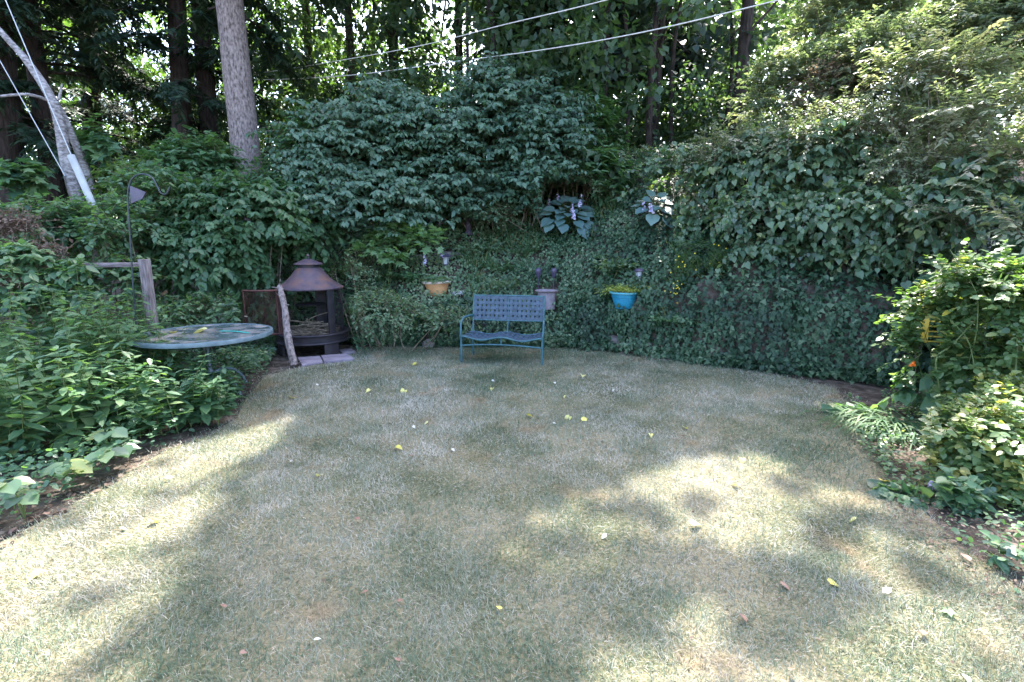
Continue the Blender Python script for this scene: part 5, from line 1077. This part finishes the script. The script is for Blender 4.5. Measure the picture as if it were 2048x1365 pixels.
# hostas
def hosta(px, py, Y, n, s, label, rad, variegated=False):
    c = B(px, py) + np.array([0, -.25, .16]); s *= c[1] / 10; rad *= c[1] / 10; root = empty('hosta', tuple(c)); tag(root, label, 'plant'); sa = Acc(); Pq = []; U = []; NN = []; S_ = []
    for i in range(n):
        th = i * 2.399 + rng.normal(0, .2); q = (i + .5) / n; r_ = rad * (.10 + .62 * q); sl_ = np.array([0, -.50, .86])
        rad_ = np.array([cos(th), 0, 0]) + sin(th) * np.array([0, .86, .50]); tip = c + rad_ * r_ + sl_ * (.30 * (1 - q) + .10)
        Pq.append(tip); U.append(rad_ + sl_ * (.55 - .9 * q)); NN.append(sl_ * 1.0 - rad_ * (.55 - .5 * q) + rng.normal(0, .12, 3)); S_.append(s * rng.uniform(.75, 1.1) * (.7 + .35 * q))
        tube(sa, [c + [0, 0, -.1], (c + tip) / 2 + [0, 0, .05], tip], .006, .004, 4, seg=5)
    leaf_parts(root, M['hosta'], np.array(Pq), np.array(U), np.array(NN, float), np.array(S_), 'round', 1.0, 99)
    sa.obj('stems', M['stem_green'], root, 'stuff'); return c, root
def spike(px, pyb, pyt, Y, mat, label, group, w=.03, name='flower_spike', n=26):
    if Y is None: Y = B(px, pyb + 30)[1] - (.55 if 'hosta' in label else .2)
    b0 = P(px, pyb, Y); t0 = P(px + rng.normal(0, 2), pyt, Y); root = empty(name, tuple(b0)); tag(root, label, 'flower', group)
    sa = Acc(); tube(sa, [b0 - [0, 0, .12], b0, t0], .004, .002, 4, seg=5); sa.obj('stem', M['stem_green'], root)
    t = rng.random(n); pos = b0 + (t0 - b0) * t[:, None]; th = rng.random(n) * 6.28; u = np.c_[np.cos(th), np.sin(th), np.full(n, -.5)]
    a = Acc(); a.leaves(pos, u, rng.normal(0, 1, (n, 3)) + [0, 0, 1], w * (1.2 - .6 * t), 'oval', 1.5); a.obj('blossom', mat, root, 'stuff')
hosta(1130, 458, 10.0, 46, .27, 'large blue-leaved hosta in bloom, the bigger of the two hostas', .72)
hosta(1298, 452, 9.9, 20, .28, 'smaller grey-blue hosta with flat spreading leaves at right', .46)
GH = 'pale hosta flower spikes'
for px, a_, b_, l in ((1099, 424, 398, 'leftmost pale hosta flower head above the large hosta'), (1118, 408, 386, 'pale flower head at the upper left of the large hosta'), (1160, 412, 386, 'tallest pale flower head above the large hosta'), (1144, 425, 404, 'small pale flower head in the middle of the large hosta'), (1147, 438, 420, 'low pale flower head among the large hosta leaves'), (1288, 425, 404, 'left pale flower head above the smaller hosta'), (1303, 424, 406, 'right pale flower head above the smaller hosta')):
    spike(px, a_, b_, None, M['petal_lilac'], l, GH, .055)
GL = 'lilac flower spikes on the bank'
for px, a_, b_, l in ((836, 440, 412, 'left lilac flower spike above the pale green plant'), (799, 447, 428, 'short lilac spike furthest left on the bank'), (863, 446, 418, 'middle lilac flower spike above the pale green plant'), (880, 448, 417, 'fullest lilac flower spike left of the figurine'), (849, 532, 500, 'greyish lilac spike left of the solar lantern'), (883, 514, 493, 'lilac spike just above the solar lantern')):
    spike(px, a_, b_, None, M['petal_lilac'], l, GL, .045)
# daylily clump at right edge of the lawn
g0 = G(1775, 850); root = empty('daylily', tuple(g0)); tag(root, 'strap-leaved daylily clump flopping onto the lawn below the rose bush', 'plant'); a = Acc()
for i in range(230):
    b0 = g0 + rng.normal(0, .13, 3) * [1, 1, 0]; th = rng.normal(pi * 1.12, .9); L = rng.uniform(.3, .6); d = np.array([cos(th), sin(th), 0]); pts = np.array([b0 + d * L * t + [0, 0, .9 * L * t - 1.05 * L * t * t] for t in np.linspace(0, 1, 7)]); pts[:, 2] = pts[:, 2].clip(.012)
    sd = np.array([-d[1], d[0], 0]) * .5; wd = np.array([.008, .012, .013, .012, .010, .007, .001]) * .6 
    v = np.stack([pts - sd * wd[:, None] * 2, pts + sd * wd[:, None] * 2], 1).reshape(-1, 3); f = []
    for j in range(6): f += [(2 * j, 2 * j + 1, 2 * j + 3), (2 * j, 2 * j + 3, 2 * j + 2)]
    a.v.append(v); a.f.append(np.array(f) + a.n); a.t.append(np.full(12, rng.random() * .75)); a.n += 14
a.obj('leaves', M['blade'], root, 'stuff')
tuft('small round-leaved weeds just left of the daylily clump', G(1715, 830), 26, .22, .10, M['weed'], 'heart', (.06, .08), 1, M_=4)
tuft('small creeping weed in the soil below the daylilies', G(1790, 985), 12, .14, .05, M['weed'], 'heart', (.06, .08), 1, M_=4)
# arching rose canes
for pts, r_, l in (([(1880, 800, 4.6), (1872, 720, 4.6), (1905, 690, 4.6), (1960, 630, 4.6)], .010, 'thick green rose cane bending up in front of the dark gap'), ([(2010, 860, 4.2), (2025, 780, 4.2), (2035, 690, 4.3), (2046, 560, 4.4)], .011, 'stout rose cane near the right edge of the picture'), ([(1945, 700, 4.5), (1955, 640, 4.5), (1950, 580, 4.6), (1900, 500, 4.8)], .006, 'slender upright rose cane'), ([(1960, 810, 4.4), (1950, 740, 4.4), (1935, 680, 4.5), (1900, 640, 4.6)], .006, 'thin inner rose cane under the leaves')):
    p0 = P(*pts[0]); root = empty('rose_cane', (p0[0], p0[1], 0)); tag(root, l, 'stem', 'rose canes at the right'); aa = Acc(); pp = [np.array([p0[0], p0[1] + .1, 0])] + [P(*p) for p in pts]; tube(aa, pp, r_, r_ * .6, 7, seg=22); aa.obj('stem', M['stem_green'], root, smooth=True)
spike(1826, 730, 722, 4.75, M['petal_orange'], 'orange flower hanging low in the rose bush', None, .032, 'orange_flower', 16)
for px, py, l in ((1866, 975, 'left pale lilac blossom low under the yellow-green shrub'), (1892, 985, 'right pale lilac blossom low under the yellow-green shrub')):
    spike(px, py, py - 12, 3.3, M['petal_lilac'], l, 'pale blossoms under the right shrub', .045, 'blossom', 16)
# yellow slatted chair behind the roses
Yc = 5.75; c = P(1860, 760, Yc); root = empty('slatted_panel', (c[0], c[1], 0)); tag(root, 'yellow slatted wooden panel half hidden behind the rose bush', 'panel')
def rl(px, py, Y=Yc): p = P(px, py, Y); return (p[0] - c[0], Y - c[1], p[2])
def stick(name, p0, p1, w, d, mat, parent):
    bm = bmesh.new(); p0, p1 = Vector(p0), Vector(p1); m = Matrix.Translation((p0 + p1) / 2) @ (p1 - p0).to_track_quat('Z', 'Y').to_matrix().to_4x4() @ Matrix.Diagonal((w, d, (p1 - p0).length, 1)); bmesh.ops.create_cube(bm, size=1, matrix=m); return bm_obj(name, bm, mat, parent, smooth=False, bevel=.003)
a0 = rl(1850, 610); a1 = rl(1850, 684); stick('post', a0, (a1[0] * .5 + a0[0] * .5, .0, a1[2]), .10, .05, M['yellow_wood'], root)
stick('foot', (a0[0], .0, a1[2]), (a0[0], 0, .02), .05, .035, M['bark_dark'], root)
b0 = rl(1915, 618); stick('foot', b0, (b0[0], .0, .02), .05, .04, M['bark_dark'], root)
for k_ in range(6): z_ = rl(1850, 632 + k_ * 10)[2]; stick('slat', (a0[0] + .02, -.01, z_), (b0[0], -.01, z_ - .02), .035, .015, M['yellow_wood'], root)

# ------------------------------------------------------------------ fallen leaves
FL = [(584, 799, 'y', 14, 'yellow leaf on the lawn between the table foot and the slate step'), (632, 773, 'p', 9, 'tiny pale leaf on the lawn below the slate step'), (834, 728, 'y', 16, 'yellow leaf on the lawn left of the bench foot'), (741, 784, 'y', 12, 'small yellow leaf left of another yellow leaf in mid lawn'), (810, 784, 'y', 16, 'yellow leaf on the lawn in front of the left bench leg'), (918, 747, 'p', 8, 'pale speck of leaf just before the left bench leg'),
      (983, 763, 'p', 9, 'tiny pale leaf in front of the bench middle'), (986, 781, 'y', 11, 'small yellow leaf below the tiny pale one before the bench'), (1109, 767, 'p', 10, 'pale leaf to the right in front of the bench'), (1165, 753, 'y', 15, 'yellow leaf right of the bench on the open lawn'), (1169, 760, 'p', 8, 'small white leaf touching the yellow one right of the bench'), (1227, 783, 'p', 7, 'tiny pale leaf toward the ivy at right'), (1132, 796, 'y', 9, 'narrow yellow leaf standing up in the grass'),
      (804, 847, 'p', 12, 'left of two pale leaves lying side by side'), (826, 856, 'p', 11, 'right of two pale leaves lying side by side'), (856, 849, 'y', 12, 'folded pale-green leaf right of the two pale leaves'), (1054, 835, 'y', 13, 'yellow star-shaped leaf in the middle of the lawn'), (1140, 836, 'y', 19, 'largest yellow leaf in the shaded middle of the lawn'), (1168, 846, 'y', 15, 'yellow-green leaf beside the largest yellow one'), (1106, 850, 'p', 12, 'round pale leaf left below the largest yellow one'),
      (790, 899, 'y', 19, 'yellow leaf on its own in the shaded left half of the lawn'), (819, 918, 'b', 14, 'brown leaf just below the lone yellow leaf'), (903, 899, 'p', 11, 'pale narrow leaf near the centre of the lawn'), (582, 929, 'p', 14, 'curled pale leaf near the left sunlit band'), (641, 957, 'y', 18, 'cream-yellow leaf at the edge of the left sunlit band'), (1301, 871, 'y', 11, 'yellow leaf in the shade above the right sunlit patch'), (1368, 861, 'y', 14, 'yellow leaf above a brown one at right'), (1369, 879, 'b', 14, 'red-brown leaf under the yellow one at right'),
      (1484, 921, 'y', 15, 'yellow leaf at the top of the right sunlit patch'), (1381, 1055, 'y', 24, 'bright yellow leaf in the right sunlit patch'), (1213, 1073, 'p', 18, 'pale leaf on the left part of the right sunlit patch'), (1477, 977, 'y', 15, 'long yellow leaf inside the right sunlit patch'), (1763, 968, 'y', 22, 'pale yellow leaf on the bare soil by the right border'), (1711, 1047, 'y', 20, 'cream leaf near the right border of the lawn'), (86, 1151, 'y', 30, 'rounded yellow leaf at the lower left of the lawn'), (306, 1053, 'y', 18, 'faded yellow leaf in the left sunlit band'),
      (1657, 1174, 'y', 26, 'yellow leaf with brown edge at the lower right'), (1764, 1195, 'p', 26, 'creased pale leaf near the lower right border'), (1558, 1167, 'b', 26, 'red-brown leaf in the shadow spot at lower right'), (1480, 1232, 'b', 24, 'long pinkish dry leaf lower right of centre'), (1940, 1130, 'b', 30, 'large dull brown leaf on the soil at the right edge'), (1845, 1280, 'b', 26, 'orange-brown leaf in the lower right corner'), (1925, 1355, 'p', 28, 'pale leaf at the bottom edge near the right corner'), (1585, 1343, 'b', 16, 'small orange leaf at the bottom edge'),
      (1905, 1232, 'g', 30, 'fresh green leaf cluster lying at the lower right'), (736, 1187, 'b', 18, 'pinkish leaf left below the centre'), (793, 1206, 'b', 16, 'dark red curled leaf below the centre'), (1001, 1224, 'y', 14, 'orange-yellow leaf at the bottom centre'), (803, 1325, 'b', 16, 'red-brown leaf at the bottom centre'), (721, 1043, 'b', 14, 'small red leaf in the shade left of centre'), (627, 1283, 'p', 16, 'pale leaf low at the left of centre'), (480, 1308, 'b', 18, 'red leaf at the bottom left of centre'), (455, 1222, 'b', 16, 'thin brown leaf in the left lower lawn'),
      (35, 1062, 'b', 22, 'rusty leaf in the dirt at the left lawn corner'), (15, 1095, 'b', 22, 'dark brown leaf pile edge at the left border'), (85, 1035, 'b', 20, 'curled orange-brown leaf under the creeper'), (330, 962, 'p', 18, 'pale leaf on the lawn beside the creeper'), (240, 1065, 'p', 18, 'light leaf in the left sunlit grass')]
mm = {'y': ('fallen_yellow', 'heart'), 'p': ('fallen_pale', 'oval'), 'b': ('fallen_brown', 'oval'), 'g': ('lime', 'maple')}
for px, py, k_, w_, l in FL:
    g0 = G(px, py); s = w_ / F * (g0[1] * CP + HC * SP) * .92; mname, tm = mm[k_]
    flat_leaf(g0 + [0, 0, .018 + .008 * rng.random() + LZ(g0[0], g0[1])], s, tm, M[mname], rng.random() * 6.28, l, 'fallen leaves on the lawn', tilt=.3, tint=rng.random(), curl=2.2)
# litter in the bare soil
a = Acc(); n = 2600; q = gp((1700, 880), (1760, 860), (2000, 1010), (2200, 1200), (2300, 1450), (2060, 1290), (1900, 1140), (1780, 1030)); x = rng.uniform(1, 5, n * 6); y = rng.uniform(1.4, 5.5, n * 6); k = inpoly(x, y, q); x, y = x[k], y[k]
a.leaves(np.c_[x, y, np.full(len(x), .008)], rng.normal(0, 1, (len(x), 3)) * [1, 1, .15], np.tile([0, 0, 1.], (len(x), 1)) + rng.normal(0, .3, (len(x), 3)), rng.uniform(.008, .034, len(x)), 'oval', 1.)
q = gp((-50, 1120), (-50, 1060), (120, 990), (250, 930), (300, 930), (100, 1050)); x = rng.uniform(-5, -1, n * 3); y = rng.uniform(1.8, 5, n * 3); k = inpoly(x, y, q); x, y = x[k], y[k]
a.leaves(np.c_[x, y, np.full(len(x), .01)], rng.normal(0, 1, (len(x), 3)) * [1, 1, .15], np.tile([0, 0, 1.], (len(x), 1)) + rng.normal(0, .3, (len(x), 3)), rng.uniform(.02, .06, len(x)), 'oval', 1.)
x = rng.uniform(-4, 4, 700); y = rng.uniform(1.2, 7.5, 700); k = inpoly(x, y, LAWN); x, y = x[k], y[k]
a.leaves(np.c_[x, y, LZ(x, y) + .018], rng.normal(0, 1, (len(x), 3)) * [1, 1, .25], np.tile([0, 0, 1.], (len(x), 1)) + rng.normal(0, .4, (len(x), 3)), rng.uniform(.008, .022, len(x)), 'oval', 1.3)
tag(a.obj('leaf_litter', M['dry'], kind='stuff'), 'dry brown leaf litter on the bare soil and specks across the lawn')
print('TRIS', sum(len(o.data.polygons) for o in bpy.data.objects if o.type == 'MESH' and o.data.users == 1), 'OBJS', len(bpy.data.objects))
